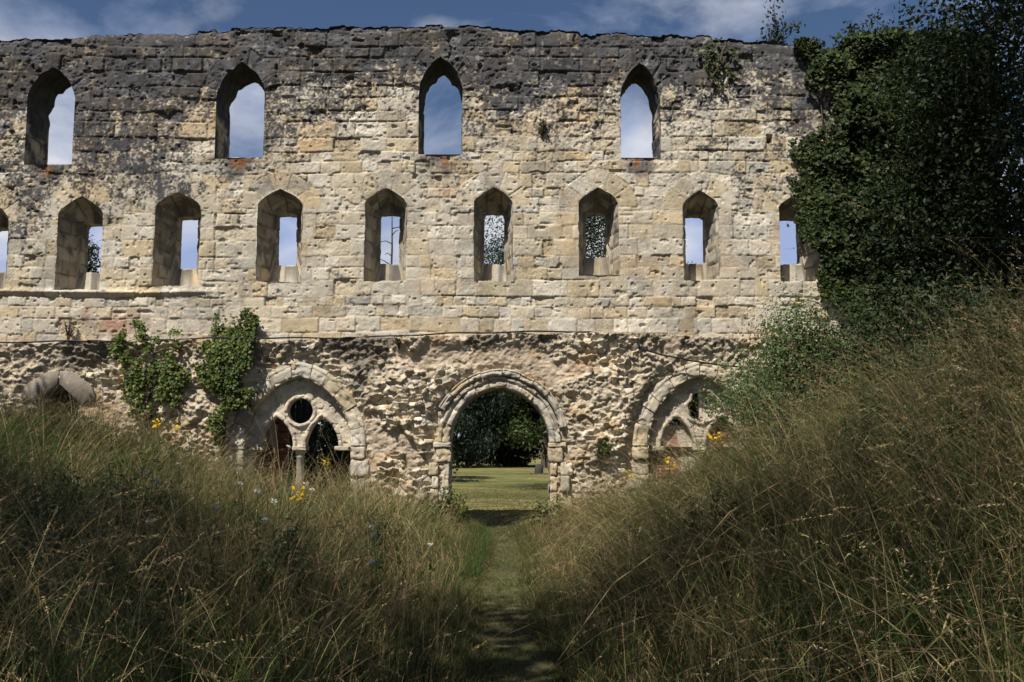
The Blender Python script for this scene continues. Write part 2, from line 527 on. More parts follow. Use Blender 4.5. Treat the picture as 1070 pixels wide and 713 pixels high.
def make_front():
    nx = int((X1 - X0) / H) + 1; zt = tz.max() + .3
    nz = int((zt - Z0) / H) + 1
    xs = X0 + np.arange(nx) * H; zs = Z0 + np.arange(nz) * H
    X, Z = np.meshgrid(xs, zs, indexing='ij')
    T = top_z(xs)[:, None]
    LZ = ledge_z(xs)[:, None]
    up = Z > LZ
    # --- openings
    SD = np.full(X.shape, 9.0); near = np.full(X.shape, -1, int)
    bxq = X.copy(); bzq = Z.copy()
    for k, o in enumerate(OPEN):
        p = o['poly']; mg = .75
        i0 = max(0, int((p[:, 0].min() - mg - X0) / H)); i1 = min(nx, int((p[:, 0].max() + mg - X0) / H) + 1)
        j0 = max(0, int((p[:, 1].min() - mg - Z0) / H)); j1 = min(nz, int((p[:, 1].max() + mg - Z0) / H) + 1)
        if i1 <= i0: continue
        d, qx, qz = poly_sdf(X[i0:i1, j0:j1], Z[i0:i1, j0:j1], p)
        sub = SD[i0:i1, j0:j1]; m = d < sub
        sub[m] = d[m]; near[i0:i1, j0:j1][m] = k
        bxq[i0:i1, j0:j1][m] = qx[m]; bzq[i0:i1, j0:j1][m] = qz[m]
    # --- ashlar upper wall
    sid, dx, dz, cx, cz, hg, wd = ashlar(X, Z, 3)
    kinds = np.array([o['kind'] for o in OPEN] + ['none'])
    # dressed voussoirs round the heads of the windows
    rough = 1 + .9 * sstep(7.6, 9.4, Z)
    for k, o in enumerate(OPEN):
        if o['kind'] not in ('upper', 'slit'): continue
        wv = .40 if o['kind'] == 'slit' else .34
        zo = o['zs'] - (.1 if o['kind'] == 'slit' else .0)
        m = (near == k) & (SD < wv) & (SD > -.05) & (Z > zo)
        ang = np.arctan2(Z[m] - zo, X[m] - o['cx'])
        ns = 5 if o['kind'] == 'slit' else 9
        q = ang / np.pi * ns + .15 * (rnd(np.full(m.sum(), k), 3) - .5)
        fi = np.floor(q); fr = q - fi
        rr = np.hypot(Z[m] - zo, X[m] - o['cx'])
        sid[m] = 500000 + k * 100 + fi
        dx[m] = np.minimum(fr, 1 - fr) / ns * np.pi * rr
        dz[m] = np.minimum(wv - SD[m], .2)
        cx[m] = X[m]; cz[m] = Z[m]
        rough[m] *= .45 if o['kind'] == 'slit' else .8
        mj = (near == k) & (SD < .28) & (SD > -.05) & (Z <= zo) & (Z > o['zb'])
        rough[mj] *= .45 if o['kind'] == 'slit' else .8
    r1 = rnd(sid, 1); r2 = rnd(sid, 2); r3 = rnd(sid, 3); r4 = rnd(sid, 4)
    jn = vnoise(X * 22, Z * 22, 5)
    jd = np.minimum(dx, dz)
    jw = .003 + .014 * rnd(sid, 9) * rough
    jdepth = (.003 + .030 * sstep(.3, .8, vnoise(X * 2.3, Z * 2.3, 6))) * (.5 + .5 * rough)
    g = sstep(0, 1, (jd + (jn - .5) * .014) / (jw + .006))
    D = (r1 - .5) * .022 * rough
    D += ((X - cx) * (r2 - .5) + (Z - cz) * (r3 - .5)) * .07
    er = (r4 < .12) & (rough > .6)
    D -= np.where(er, .010 + .035 * rnd(sid, 8), 0)
    rgh = np.where(r3 < .42, 1.0, .28) * np.minimum(rough, 1.7)
    rgh = np.where(er, 1.5, rgh) * (.62 + .38 * sstep(6.0, 8.2, Z))
    D += (fbm(X * 6, Z * 7, 6, 201) - .5) * .060 * rgh * .72
    D += (fbm(X * 22, Z * 24, 3, 202) - .5) * .017 * (.4 + rgh)
    # spalled faces break along ragged edges
    sp = fbm(X * 3.2, Z * 4.0, 5, 217)
    D -= (sstep(.53, .56, sp) * .011 + sstep(.62, .65, sp) * .012) * np.where(r1 < .45, 1, .1) * np.minimum(rough, 1.6) * (.45 + .55 * sstep(6.2, 8.0, Z))
    # crumbled arrises
    D -= (1 - sstep(0, .04, jd)) * .018 * vnoise(X * 7, Z * 7, 203) * (.3 + rgh)
    # pits and weathering holes
    pn = vnoise(X * 13, Z * 13, 204); pm = vnoise(X * .9, Z * .9, 205)
    D -= sstep(.82, .90, pn + .16 * (pm - .5)) * .024
    D -= sstep(.87, .93, vnoise(X * 6.1, Z * 7.5, 206) + .14 * (pm - .5)) * .035 * rough
    D = D * g - jdepth * (1 - g)
    D += (fbm(X * .6, Z * .6, 2, 207) - .5) * .08
    colu = pick(sid)
    # warm ochre and pinkish areas
    oz = sstep(.56, .70, fbm(X * .7, Z * 1.1, 3, 208))[..., None]
    colu = colu * (1 - .35 * oz) + colu * np.array([1.06, .80, .52]) * .35 * oz
    pk = (np.exp(-((X - P(110, 340)[0]) / .8) ** 2 - ((Z - P(110, 338)[1]) / .3) ** 2) * sstep(.3, .6, fbm(X * 2, Z * 2, 3, 209)))[..., None]
    colu = colu * (1 - .8 * pk) + np.array([.33, .17, .13]) * .8 * pk
    mort = np.array([.36, .30, .21])
    colu = colu * (.35 + .65 * g[..., None]) + mort * (.65 * (1 - g[..., None]))
    st = stain_and_dim(X, Z, sid)[..., None]
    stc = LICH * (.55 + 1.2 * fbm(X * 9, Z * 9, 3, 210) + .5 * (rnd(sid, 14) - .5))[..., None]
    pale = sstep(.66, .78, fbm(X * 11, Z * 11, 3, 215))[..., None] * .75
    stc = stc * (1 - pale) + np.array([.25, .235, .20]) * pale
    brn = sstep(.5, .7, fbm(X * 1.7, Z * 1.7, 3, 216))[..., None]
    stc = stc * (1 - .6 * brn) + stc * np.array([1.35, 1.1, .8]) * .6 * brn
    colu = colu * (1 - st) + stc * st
    # orange lichen under the sills
    for o in OPEN:
        if o['kind'] == 'upper':
            r = np.exp(-((X - o['cx']) / (o['a'] * .7)) ** 2 - ((Z - o['zb'] + .1) / .16) ** 2) * sstep(.5, .7, fbm(X * 7, Z * 7, 3, 211))
            colu = colu * (1 - r[..., None] * .85) + np.array([.26, .11, .03]) * r[..., None] * .85
    mg = sstep(.52, .66, fbm(X * 2.0, Z * 2.4, 5, 212) + .35 * (vnoise(X * 40, Z * 40, 214) - .5))[..., None] * .62
    colu = colu * (1 - mg) + colu * np.array([.60, .60, .62]) * mg
    # thin moulded string at sill level on the left
    sg = np.exp(-((Z - (P(90, 305)[1] + .02 * np.sin(X))) / .05) ** 2) * sstep(-5.6, -6.8, X)
    D += sg * .07
    # --- rubble lower wall
    lowm = ~up
    Dl = np.zeros_like(D); coll = np.zeros_like(colu)
    xm = X[lowm]; zm = Z[lowm]
    xw = xm + (fbm(xm * 2.5, zm * 2.5, 2, 301) - .5) * .10; zw = zm + (fbm(xm * 2.5, zm * 2.5, 2, 302) - .5) * .10
    f1, f2, vid, vcx, vcy = voronoi(xw * 7.6, zw * 10.5, 310, .95)
    e = f2 - f1
    g1, g2, vid2, _, _ = voronoi(xw * 13, zw * 17, 320, .95)
    e2 = g2 - g1
    vi = np.floor(vid * 1e6)
    st1 = sstep(0, .08, e) * (.018 + .045 * rnd(vi, 1)) + (rnd(vi, 2) - .5) * .115 * sstep(0, .05, e)
    st1 += ((xw * 7.6 - vcx) * (rnd(vi, 3) - .5) + (zw * 10.5 - vcy) * (rnd(vi, 4) - .35)) * .15
    st1 += (np.abs(fbm(xm * 7 + vid * 90, zm * 7, 4, 340) - .5)) * -.06
    st2 = sstep(0, .09, e2) * .022 + (vid2 - .5) * .075
    mixs = sstep(.42, .60, fbm(xm * 1.1, zm * 1.1, 3, 330))
    d = st1 * (1 - mixs) + st2 * mixs
    big = fbm(xm * 1.05, zm * 1.25, 4, 331) - .5
    d += big * .25
    d += (fbm(xm * 13, zm * 14, 4, 332) - .5) * .045
    # vault springers: the rubble swells out between the bays
    for u, w in ((418, 1.0), (640, 1.0), (215, .8), (845, .8)):
        ux = P(u, 400)[0]
        d += .22 * np.exp(-((xm - ux) / w) ** 2) * sstep(.9, 2.6, zm) * (1 - .4 * sstep(3.0, 4.0, zm))
    # plastered patches that survived
    pl = sstep(.60, .66, fbm(xm * .75, zm * .9, 3, 333) + .12 * (fbm(xm * 5, zm * 5, 3, 341) - .5) + .30 * (fbm(xm * 2.2, zm * 2.2, 3, 342) - .5) + .06 * np.exp(-((xm - P(500, 375)[0]) / 1.4) ** 2 - ((zm - P(500, 375)[1]) / .35) ** 2))
    d = d * (1 - .75 * pl) + pl * (.03 + .015 * (fbm(xm * 5, zm * 5, 3, 334) - .5) + .06 * (fbm(xm * 12, zm * 12, 4, 343) - .5))
    # hollows
    d -= sstep(.66, .80, fbm(xm * 1.6, zm * 1.9, 3, 335)) * .13 * (1 - pl)
    # ledge lip at the top
    tl = (LZ + 0 * X)[lowm] - zm
    d += .10 * (1 - sstep(0, .45, tl)) + .03
    # coursed facing low down between the arches
    sdl = SD[lowm]; kd = kinds[near[lowm]]
    isarch = np.isin(kd, ['door', 'bay', 'low'])
    fl = np.where(isarch, 1 - sstep(.30, .55, sdl), 0)
    d = d * (1 - fl) + fl * (.03 * st1 / .05 - .02)
    Dl[lowm] = d
    c = PAL[(rnd(vi, 5) * len(PAL)).astype(int) % len(PAL)] * (.62 + .62 * rnd(vi, 6))[:, None] * np.array([1.13, 1.10, 1.06])
    c2 = np.array([.47, .40, .30]) * (.7 + .5 * vid2)[:, None]
    c = c * (1 - mixs[:, None]) + c2 * mixs[:, None]
    j = (1 - sstep(0, .10, e))[:, None] * (1 - mixs[:, None])
    c = c * (1 - .6 * j) + np.array([.36, .28, .19]) * .6 * j
    c = c * (1 - pl[:, None]) + np.array([.46, .375, .28]) * (.75 + .45 * fbm(xm * 6, zm * 6, 3, 336))[:, None] * pl[:, None]
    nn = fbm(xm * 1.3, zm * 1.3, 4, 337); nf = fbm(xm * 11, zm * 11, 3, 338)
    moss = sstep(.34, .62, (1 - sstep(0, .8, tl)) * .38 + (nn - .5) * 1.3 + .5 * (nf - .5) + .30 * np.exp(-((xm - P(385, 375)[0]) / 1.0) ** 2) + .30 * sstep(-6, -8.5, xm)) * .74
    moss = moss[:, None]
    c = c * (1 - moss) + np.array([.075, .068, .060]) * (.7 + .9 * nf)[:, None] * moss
    # brown earth streaks
    br = sstep(.58, .72, fbm(xm * 2.1, zm * 2.1, 3, 339))[:, None] * .55 * (1 - moss)
    c = c * (1 - br) + c * np.array([.86, .70, .54]) * br
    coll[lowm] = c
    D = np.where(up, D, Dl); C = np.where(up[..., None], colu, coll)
    # --- one putlog hole
    hx, hz = P(804, 145)
    hole = (np.abs(X - hx) < .055) & (np.abs(Z - hz) < .09)
    D[hole] -= .35
    # --- snapping to openings and to the wall head
    inside = SD < -.72 * H
    snap = (np.abs(SD) <= .72 * H)
    Xs = np.where(snap, bxq, X); Zs = np.where(snap, bzq, Z)
    SDc = np.clip(SD, 0, 1)
    kk = kinds[near]
    base = np.where(np.isin(kk, ['door', 'bay', 'low']), 1, 0)
    D = np.where((SDc < .03) & (base == 0), D * (.35 + .65 * SDc / .03), D)
    above = Z > T + .5 * H
    tsn = (np.abs(Z - T) <= .5 * H)
    Zs = np.where(tsn, T + 0 * X, Zs)
    # round the wall head over
    D -= np.exp(-np.clip(T - Zs, 0, 9) / .05) * .06
    bad = inside | above
    V = np.stack([Xs, WY - D, Zs], -1)
    fb = bad[:-1, :-1] | bad[1:, :-1] | bad[1:, 1:] | bad[:-1, 1:]
    I = np.arange(nx * nz).reshape(nx, nz)
    Q = np.stack([I[:-1, :-1], I[1:, :-1], I[1:, 1:], I[:-1, 1:]], -1)
    ufc = up[:-1, :-1]
    # drop faces buried well below ground
    for nm, msk, mat in (('masonry', ~fb & ufc, M_STONE), ('rubble_masonry', ~fb & ~ufc, M_RUBBLE)):
        q = Q[msk]
        used = np.unique(q); re = np.full(nx * nz, -1); re[used] = np.arange(len(used))
        np_mesh(nm, V.reshape(-1, 3)[used], re[q], None, C.reshape(-1, 3)[used], mat, False, WALL)


WALL = empty('abbey_wall', (0, WY, 0), 'long roofless limestone abbey wall with blackened top, lancets and arched doorway', 'ruined wall')
WALL.location = (0, 0, 0)
make_front()


def make_back():
    h = .07
    nx = int((X1 - X0) / h) + 1; zt = tz.max() + .2; nz = int((zt - Z0) / h) + 1
    xs = X0 + np.arange(nx) * h; zs = Z0 + np.arange(nz) * h
    X, Z = np.meshgrid(xs, zs, indexing='ij'); T = top_z(xs)[:, None]
    bad = np.zeros(X.shape, bool); Xs = X.copy(); Zs = Z.copy()
    for o in OPEN:
        d, qx, qz = poly_sdf(X, Z, o['rings'][-1][0])
        sn = np.abs(d) < .72 * h
        Xs = np.where(sn, qx, Xs); Zs = np.where(sn, qz, Zs)
        bad |= d < -.72 * h
    tsn = np.abs(Z - T) <= .5 * h
    Zs = np.where(tsn, T + 0 * X, Zs); bad |= Z > T + .5 * h
    fb = bad[:-1, :-1] | bad[1:, :-1] | bad[1:, 1:] | bad[:-1, 1:]
    I = np.arange(nx * nz).reshape(nx, nz)
    Q = np.stack([I[:-1, :-1], I[:-1, 1:], I[1:, 1:], I[1:, :-1]], -1)[~fb]
    D = (fbm(X * 3, Z * 3, 4, 401) - .5) * .08
    sid, *_ = ashlar(X, Z, 9)
    np_mesh('rear_masonry', np.stack([Xs, WY + TH + D, Zs], -1).reshape(-1, 3), Q, None, pick(sid).reshape(-1, 3), M_STONE, False, WALL)
    # wall head (loose capping stones) and the two ends
    m = 14; xs = np.arange(X0, X1, .03)
    ys = np.linspace(0, 1, m)
    XX, YY = np.meshgrid(xs, ys, indexing='ij')
    ZZ = top_z(xs)[:, None] + (fbm(XX * 4, YY * 4, 4, 402) - .62) * .22 * np.sin(YY * np.pi)
    V = np.stack([XX, WY + .03 + (TH - .03) * YY, ZZ], -1).reshape(-1, 3)
    I = np.arange(len(V)).reshape(XX.shape)
    Q = np.stack([I[:-1, :-1], I[1:, :-1], I[1:, 1:], I[:-1, 1:]], -1).reshape(-1, 4)
    np_mesh('wall_head', V, Q, None, LICH * (1.2 + 1.6 * fbm(V[:, 0] * 6, V[:, 1] * 6, 3, 403))[:, None], M_STONE, False, WALL)
    for x in (X0, X1):
        a = Acc()
        zz = np.linspace(Z0, float(top_z(np.array([x]))[0]), 60); yy = np.linspace(WY, WY + TH, 8)
        ZZ, YY = np.meshgrid(zz, yy, indexing='ij')
        V = np.stack([x + (fbm(ZZ * 3, YY * 3, 3, 404) - .5) * .15, YY, ZZ], -1).reshape(-1, 3)
        I = np.arange(len(V)).reshape(ZZ.shape)
        a.add(V, np.stack([I[:-1, :-1], I[1:, :-1], I[1:, 1:], I[:-1, 1:]], -1).reshape(-1, 4), None, PAL[0] * .7)
        a.build('wall_end', M_STONE, WALL)


make_back()


def reveal(o, name, seed):
    """inner faces of an opening: lofted rings, coursed joints, worn surface"""
    rings = o['rings']; A = Acc()
    VV = []; cols = []
    poly_n = len(rings[0][0])
    for (pa, da), (pb, db) in zip(rings[:-1], rings[1:]):
        nd = max(2, int((db - da) / .022) + 1)
        t = np.linspace(0, 1, nd)[:, None, None]
        pp = pa[None] * (1 - t) + pb[None] * t
        dd = (da * (1 - t[..., 0]) + db * t[..., 0]) + 0 * pp[..., 0]
        nxt = np.roll(pp, -1, axis=1) - np.roll(pp, 1, axis=1)
        nn = np.stack([-nxt[..., 1], nxt[..., 0]], -1); nn /= np.linalg.norm(nn, axis=-1, keepdims=True) + 1e-9
        x, z = pp[..., 0], pp[..., 1]
        sgn = np.where(x > o['cx'], 1, 5)
        s_along = np.where(np.abs(nn[..., 1]) > .6, x * 1.0, z)
        cz = np.floor(s_along / .29 + .2 * seed); fr = s_along / .29 + .2 * seed - cz
        cut = np.floor(dd / .42 + .5 * (cz % 2)); fd = dd / .42 + .5 * (cz % 2) - cut
        sid = cz * 31 + cut * 7 + sgn * 1000 + seed * 99
        jd = np.minimum(np.minimum(fr, 1 - fr) * .29, np.minimum(fd, 1 - fd) * .42)
        g = sstep(0, .024, jd)
        amp = .07 if o['kind'] == 'upper' else .035
        d = (fbm(s_along * 6 + sgn * 9, dd * 6, 4, 500 + seed) - .5) * amp + (rnd(sid, 1) - .5) * .015 - (1 - g) * .034
        w = np.minimum(1, np.minimum(dd / .04 + .0, 1.0)) if da < .1 else 1.0
        off = nn * (d * w)[..., None]
        V = np.stack([x + off[..., 0], WY + dd + 0 * x, z + off[..., 1]], -1)
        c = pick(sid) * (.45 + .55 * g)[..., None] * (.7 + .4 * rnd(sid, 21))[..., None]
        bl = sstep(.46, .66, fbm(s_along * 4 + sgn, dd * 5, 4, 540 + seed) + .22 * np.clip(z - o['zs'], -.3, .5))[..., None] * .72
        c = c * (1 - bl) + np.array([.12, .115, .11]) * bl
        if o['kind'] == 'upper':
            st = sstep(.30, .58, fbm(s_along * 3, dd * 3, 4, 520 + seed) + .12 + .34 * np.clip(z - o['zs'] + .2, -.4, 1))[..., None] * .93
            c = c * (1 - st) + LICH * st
        n0 = V.shape[1]
        I = np.arange(nd * n0).reshape(nd, n0)
        J = np.roll(I, -1, axis=1)
        Q = np.stack([I[:-1], I[1:], J[1:], J[:-1]], -1).reshape(-1, 4)
        A.add(V.reshape(-1, 3), Q, None, c.reshape(-1, 3))
    return A.build(name, M_STONE, WALL)


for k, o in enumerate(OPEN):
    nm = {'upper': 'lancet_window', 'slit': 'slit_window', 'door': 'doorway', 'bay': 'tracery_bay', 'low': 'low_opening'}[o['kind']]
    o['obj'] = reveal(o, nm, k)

# ------------------------------------------------------------------ arches
def arch_sweep(acc, cx, zs, a, h, prof, nvous, seed, gap=.008, jit=.012, colf=None, t0=0.0, t1=1.0, nseg=14):
    """voussoirs: prof = list of (r, d): radial offset from the intrados, projection in front of the wall plane"""
    rg = np.random.default_rng(seed)
    Rr = (a * a + h * h) / (2 * a); c = Rr - a
    prof = np.array(prof, float)
    tq = np.linspace(0, len(prof) - 1, (len(prof) - 1) * 3 + 1)
    prof = np.stack([np.interp(tq, np.arange(len(prof)), prof[:, j]) for j in (0, 1)], 1)
    edges = np.linspace(t0, t1, nvous + 1)
    edges[1:-1] += rg.uniform(-.2, .2, nvous - 1) * (edges[1] - edges[0])
    for k in range(nvous):
        e0, e1 = edges[k] + gap * .25, edges[k + 1] - gap * .25
        ts = np.linspace(e0, e1, nseg)
        dr = rg.normal(0, jit * .6); dd = rg.normal(0, jit); er = rg.random()
        V = []
        for t in ts:
            left = t < .5
            tau = t * 2 if left else (1 - t) * 2
            r = Rr + prof[:, 0] + dr
            aend = np.arccos(np.clip(c / r, -1, 1))
            th = tau * aend
            x = c - r * np.cos(th); z = r * np.sin(th)
            if not left: x = -x
            nz = (fbm(x * 8 + k * 3, z * 8 + prof[:, 0] * 9, 4, seed + 3) - .5) * (.045 if er > .35 else .09) + sstep(.66, .8, vnoise(x * 15, z * 15 + prof[:, 1] * 9, seed + 4)) * -.02
            V.append(np.stack([cx + x, WY - (prof[:, 1] + dd + nz), zs + z], -1))
        V = np.array(V); m = len(prof)
        I = np.arange(nseg * m).reshape(nseg, m)
        Q = np.stack([I[:-1, :-1], I[1:, :-1], I[1:, 1:], I[:-1, 1:]], -1).reshape(-1, 4)
        base = PAL[rg.integers(len(PAL))] * rg.uniform(.8, 1.1)
        gr_ = fbm(V[..., 0] * 6, V[..., 2] * 6, 4, 9).reshape(-1)
        cc = np.tile(base, (nseg * m, 1)) * (.62 + .7 * gr_)[:, None]
        dk = sstep(.58, .72, fbm(V[..., 0] * 3, V[..., 2] * 3, 4, 10).reshape(-1))[:, None] * .6
        cc = cc * (1 - dk) + np.array([.13, .12, .11]) * dk
        acc.add(V.reshape(-1, 3), Q, None, cc)
        # joint faces
        for row in (0, nseg - 1):
            Vr = V[row]
            ctr = Vr.mean(0) + np.array([0, .05, 0])
            acc.add(np.concatenate([Vr, [ctr]]), None, [[i, i + 1, m] for i in range(m - 1)], base * .8)


door = [o for o in OPEN if o['kind'] == 'door'][0]['obj']
hD = max(DZA - DZS, DA * 1.01)
A = Acc()
arch_sweep(A, DCX, DZS, DA, hD, [(0, -.35), (0, .03), (.03, .06), (.10, .065), (.125, .03), (.15, .03), (.165, .075), (.22, .085), (.235, -.05)], 11, 5)
A.build('arch_ring', M_STONE, door)
A = Acc()
arch_sweep(A, DCX, DZS, DA, hD, [(.235, -.05), (.24, .11), (.275, .145), (.31, .145), (.335, .11), (.36, .13), (.38, .12), (.39, -.08)], 9, 8, t0=.16, t1=.93)
A.build('hood_mould', M_STONE, door)
rgj = np.random.default_rng(77)
for s in (-1, 1):
    # jamb: stacked blocks with a shaft hollow; impost on top
    A = Acc(); z = -.2
    k = 0
    while z < DZS - .42:
        hh = rgj.uniform(.24, .42); z1 = min(z + hh, DZS - .40)
        xin = DCX + s * (DA + .005); xo = DCX + s * (DA + rgj.uniform(.22, .34))
        for (p, q, fr) in ((xin, xin + s * .14, rgj.uniform(.02, .07)), (xin + s * .15, xin + s * .20, -.06), (xin + s * .21, xo + s * .12, rgj.uniform(.05, .15))):
            rblock(A, (min(p, q), WY - fr, z + .002), (max(p, q), WY + .3, z1 - .002), PAL[rgj.integers(len(PAL))] * rgj.uniform(.85, 1.15), int(rgj.integers(1e6)), .016)
        z = z1; k += 1
    A.build('jamb', M_STONE, door)
    A = Acc()
    xin = DCX + s * (DA - .03)
    for (zz0, zz1, out, fr) in ((DZS - .40, DZS - .10, .30, .075), (DZS - .11, DZS - .01, .36, .10)):
        p, q = xin, xin + s * out
        rblock(A, (min(p, q), WY - fr, zz0), (max(p, q), WY + .3, zz1), PAL[rgj.integers(len(PAL))] * rgj.uniform(.9, 1.1), int(rgj.integers(1e6)), .02)
    A.build('impost', M_STONE, door)


# ------------------------------------------------------------------ tracery
def tracery(parent, cx, zs, a, h, broken=False, seed=0):
    yT = WY + .18                      # front face of the plate
    sh = .0
    d = .07
    ocz = zs + (.70 if not broken else .72); ocr = .255
    lw = .33; lh = .60                 # each light: half width, rise
    lc = .46
    lz = zs - .02
    outer = outline(cx, lz, arc_head(cx, zs, a + .06, h + .05, 18), None, 30, 4, 90)
    lights = []
    for s in (-1, 1):
        hd = arc_head(cx + s * lc, lz, lw, lh, 12)
        lights.append(np.concatenate([hd, [(cx + s * lc - lw, lz - .1), (cx + s * lc + lw, lz - .1)]]))
    th = np.linspace(0, 2 * np.pi, 40, endpoint=False)
    ocu = np.stack([cx + ocr * np.cos(th), ocz + ocr * np.sin(th)], 1)
    if broken:
        bt = np.linspace(0, 2 * np.pi, 40, endpoint=False)
        rr = .25 + .10 * sstep(-.2, .8, np.cos(bt - .7)) + .02 * np.sin(bt * 7)
        ocu = np.stack([cx + .03 + rr * np.cos(bt), ocz + .03 + rr * np.sin(bt)], 1)
    h_ = .0125
    x0, x1 = cx - a - .1, cx + a + .1; z0, z1 = lz, zs + h + .1
    nx = int((x1 - x0) / h_); nz = int((z1 - z0) / h_)
    X, Z = np.meshgrid(x0 + np.arange(nx) * h_, z0 + np.arange(nz) * h_, indexing='ij')
    so, qx, qz = poly_sdf(X, Z, outer)
    bad = so > .7 * h_; Xs = np.where(np.abs(so) <= .7 * h_, qx, X); Zs = np.where(np.abs(so) <= .7 * h_, qz, Z)
    SD = np.full(X.shape, 9.0)
    for pl in lights + [ocu]:
        s_, qx, qz = poly_sdf(X, Z, pl)
        bad |= s_ < -.7 * h_
        sn = np.abs(s_) <= .7 * h_
        Xs = np.where(sn, qx, Xs); Zs = np.where(sn, qz, Zs)
        SD = np.minimum(SD, s_)
    Zs = np.maximum(Zs, lz)
    # rims stand proud, field is slightly sunk
    rim = sstep(-.01, .0, SD) * (1 - sstep(.055, .085, SD))
    D = .045 * rim - .03 * np.exp(-np.clip(SD, 0, 9) / .012) + (fbm(X * 7, Z * 7, 4, 700 + seed) - .5) * .05 - sstep(.72, .85, vnoise(X * 16, Z * 16, 702)) * .02
    fb = bad[:-1, :-1] | bad[1:, :-1] | bad[1:, 1:] | bad[:-1, 1:]
    I = np.arange(nx * nz).reshape(nx, nz)
    Q = np.stack([I[:-1, :-1], I[1:, :-1], I[1:, 1:], I[:-1, 1:]], -1)[~fb]
    col = np.array([.49, .43, .34]) * (.55 + .85 * fbm(X * 6, Z * 6, 5, 703 + seed))[..., None]
    A = Acc()
    Vf = np.stack([Xs, yT - D, Zs], -1).reshape(-1, 3)
    A.add(Vf, Q, None, col.reshape(-1, 3))
    Vb = np.stack([Xs, yT + .20 + 0 * X, Zs], -1).reshape(-1, 3)
    A.add(Vb, Q[:, ::-1], None, col.reshape(-1, 3))
    for pl in lights + [ocu]:
        n = len(pl) * 3
        p = resamp(np.vstack([pl, pl[:1]]), n)
        p[:, 1] = np.maximum(p[:, 1], lz)
        nd = 5
        dd = np.linspace(-.005, .20, nd)
        V = np.concatenate([np.stack([p[:, 0], np.full(n, yT + q), p[:, 1]], -1) for q in dd])
        II = np.arange(nd * n).reshape(nd, n); J = np.roll(II, -1, 1)
        A.add(V, np.stack([II[:-1], II[1:], J[1:], J[:-1]], -1).reshape(-1, 4), None, np.array([.43, .36, .26]))
    A.build('tracery', M_STONE, parent)
    # capitals and columns
    for xx, nm in ((cx - lc - lw - .06, 'column'), (cx, 'column'), (cx + lc + lw + .06, 'column')):
        A = Acc(); yc = yT + .1
        zb = float(ground(np.array([xx]), np.array([20.0]))[0]) - .1
        zz = np.array([zb, zb + .1, zb + .12, lz - .22, lz - .20, lz - .17, lz - .13, lz - .05])
        rr = np.array([.13, .13, .075, .075, .095, .08, .10, .15])
        tube(A, np.stack([np.full(8, xx), np.full(8, yc), zz], 1), rr, 14, PAL[1] * .85)
        if xx == cx: A.build(nm, M_STONE, parent, False)
        A = Acc()
        rblock(A, (xx - .15, yc - .15, lz - .075), (xx + .15, yc + .15, lz + .015), PAL[0] * .9, 5, .014)
        A.build('capital', M_STONE, parent)


for k, (cx, zs, a, za) in enumerate(BAYS):
    par = [o for o in OPEN if o['kind'] == 'bay'][k]['obj']
    tracery(par, cx, zs, a, za - zs, k == 1, k)
    A = Acc()
    arch_sweep(A, cx, zs, a, za - zs, [(0, -.38), (-.005, -.05), (.02, .035), (.08, .05), (.17, .055), (.22, .04), (.25, .05), (.30, .03), (.34, -.12)], 11 if k == 0 else 12, 40 + k, jit=.014)
    A.build('arch_ring', M_STONE, par)
    # jamb blocks below the springing
    rgb = np.random.default_rng(90 + k)
    for s in (-1, 1):
        A = Acc(); z = .1
        while z < zs - .02:
            z1 = min(z + rgb.uniform(.26, .44), zs - .01)
            p, q = cx + s * (a + .0), cx + s * (a + rgb.uniform(.28, .5))
            rblock(A, (min(p, q), WY - rgb.uniform(.03, .09), z + .002), (max(p, q), WY + .38, z1 - .002), PAL[rgb.integers(len(PAL))] * rgb.uniform(.85, 1.15), int(rgb.integers(1e6)), .022)
            z = z1
        A.build('jamb', M_STONE, par)

# two large stones leaning together over the low opening on the left
low = [o for o in OPEN if o['kind'] == 'low'][0]['obj']
for s in (-1, 1):
    A = Acc()
    pts = [(0, .02), (s * .60, -.56), (s * .98, -.36), (s * .80, .02), (s * .28, .36), (0, .38)]
    pts = [(p_ * .78, q_ * .72) for p_, q_ in pts]
    n = len(pts)
    f = np.array([(bx_ + px_ + s * .012, WY - .10, bz_ + pz_) for px_, pz_ in pts])
    f[:, 1] += .07
    b = f.copy(); b[:, 1] = WY + .3
    cfr = f.mean(0)
    m1 = cfr + (f - cfr) * .93; m1[:, 1] = WY - .055
    V = np.concatenate([b, f, m1, [cfr - (0, .035, 0)]])
    Q = [[i, (i + 1) % n, n + (i + 1) % n, n + i] for i in range(n)] + [[n + i, n + (i + 1) % n, 2 * n + (i + 1) % n, 2 * n + i] for i in range(n)]
    T = [[2 * n + i, 2 * n + (i + 1) % n, 3 * n] for i in range(n)]
    A.add(V, Q, T, np.array([.24, .21, .175]))
    A.build('head_stone', M_STONE, low)


# rubble blocking the low opening from behind
X, Z = np.meshgrid(np.linspace(bx_ - .6, bx_ + .6, 60), np.linspace(.2, bz_ + .2, 90), indexing='ij')
f1, f2, vid, _, _ = voronoi(X * 6, Z * 8, 950)
I = np.arange(X.size).reshape(X.shape)
np_mesh('blocking', np.stack([X, WY + .62 - sstep(0, .3, f2 - f1) * .05, Z], -1).reshape(-1, 3),
        np.stack([I[:-1, :-1], I[1:, :-1], I[1:, 1:], I[:-1, 1:]], -1).reshape(-1, 4), None,
        (np.array([.16, .13, .10]) * (.6 + .8 * vid)[..., None]).reshape(-1, 3), M_RUBBLE, False, low)


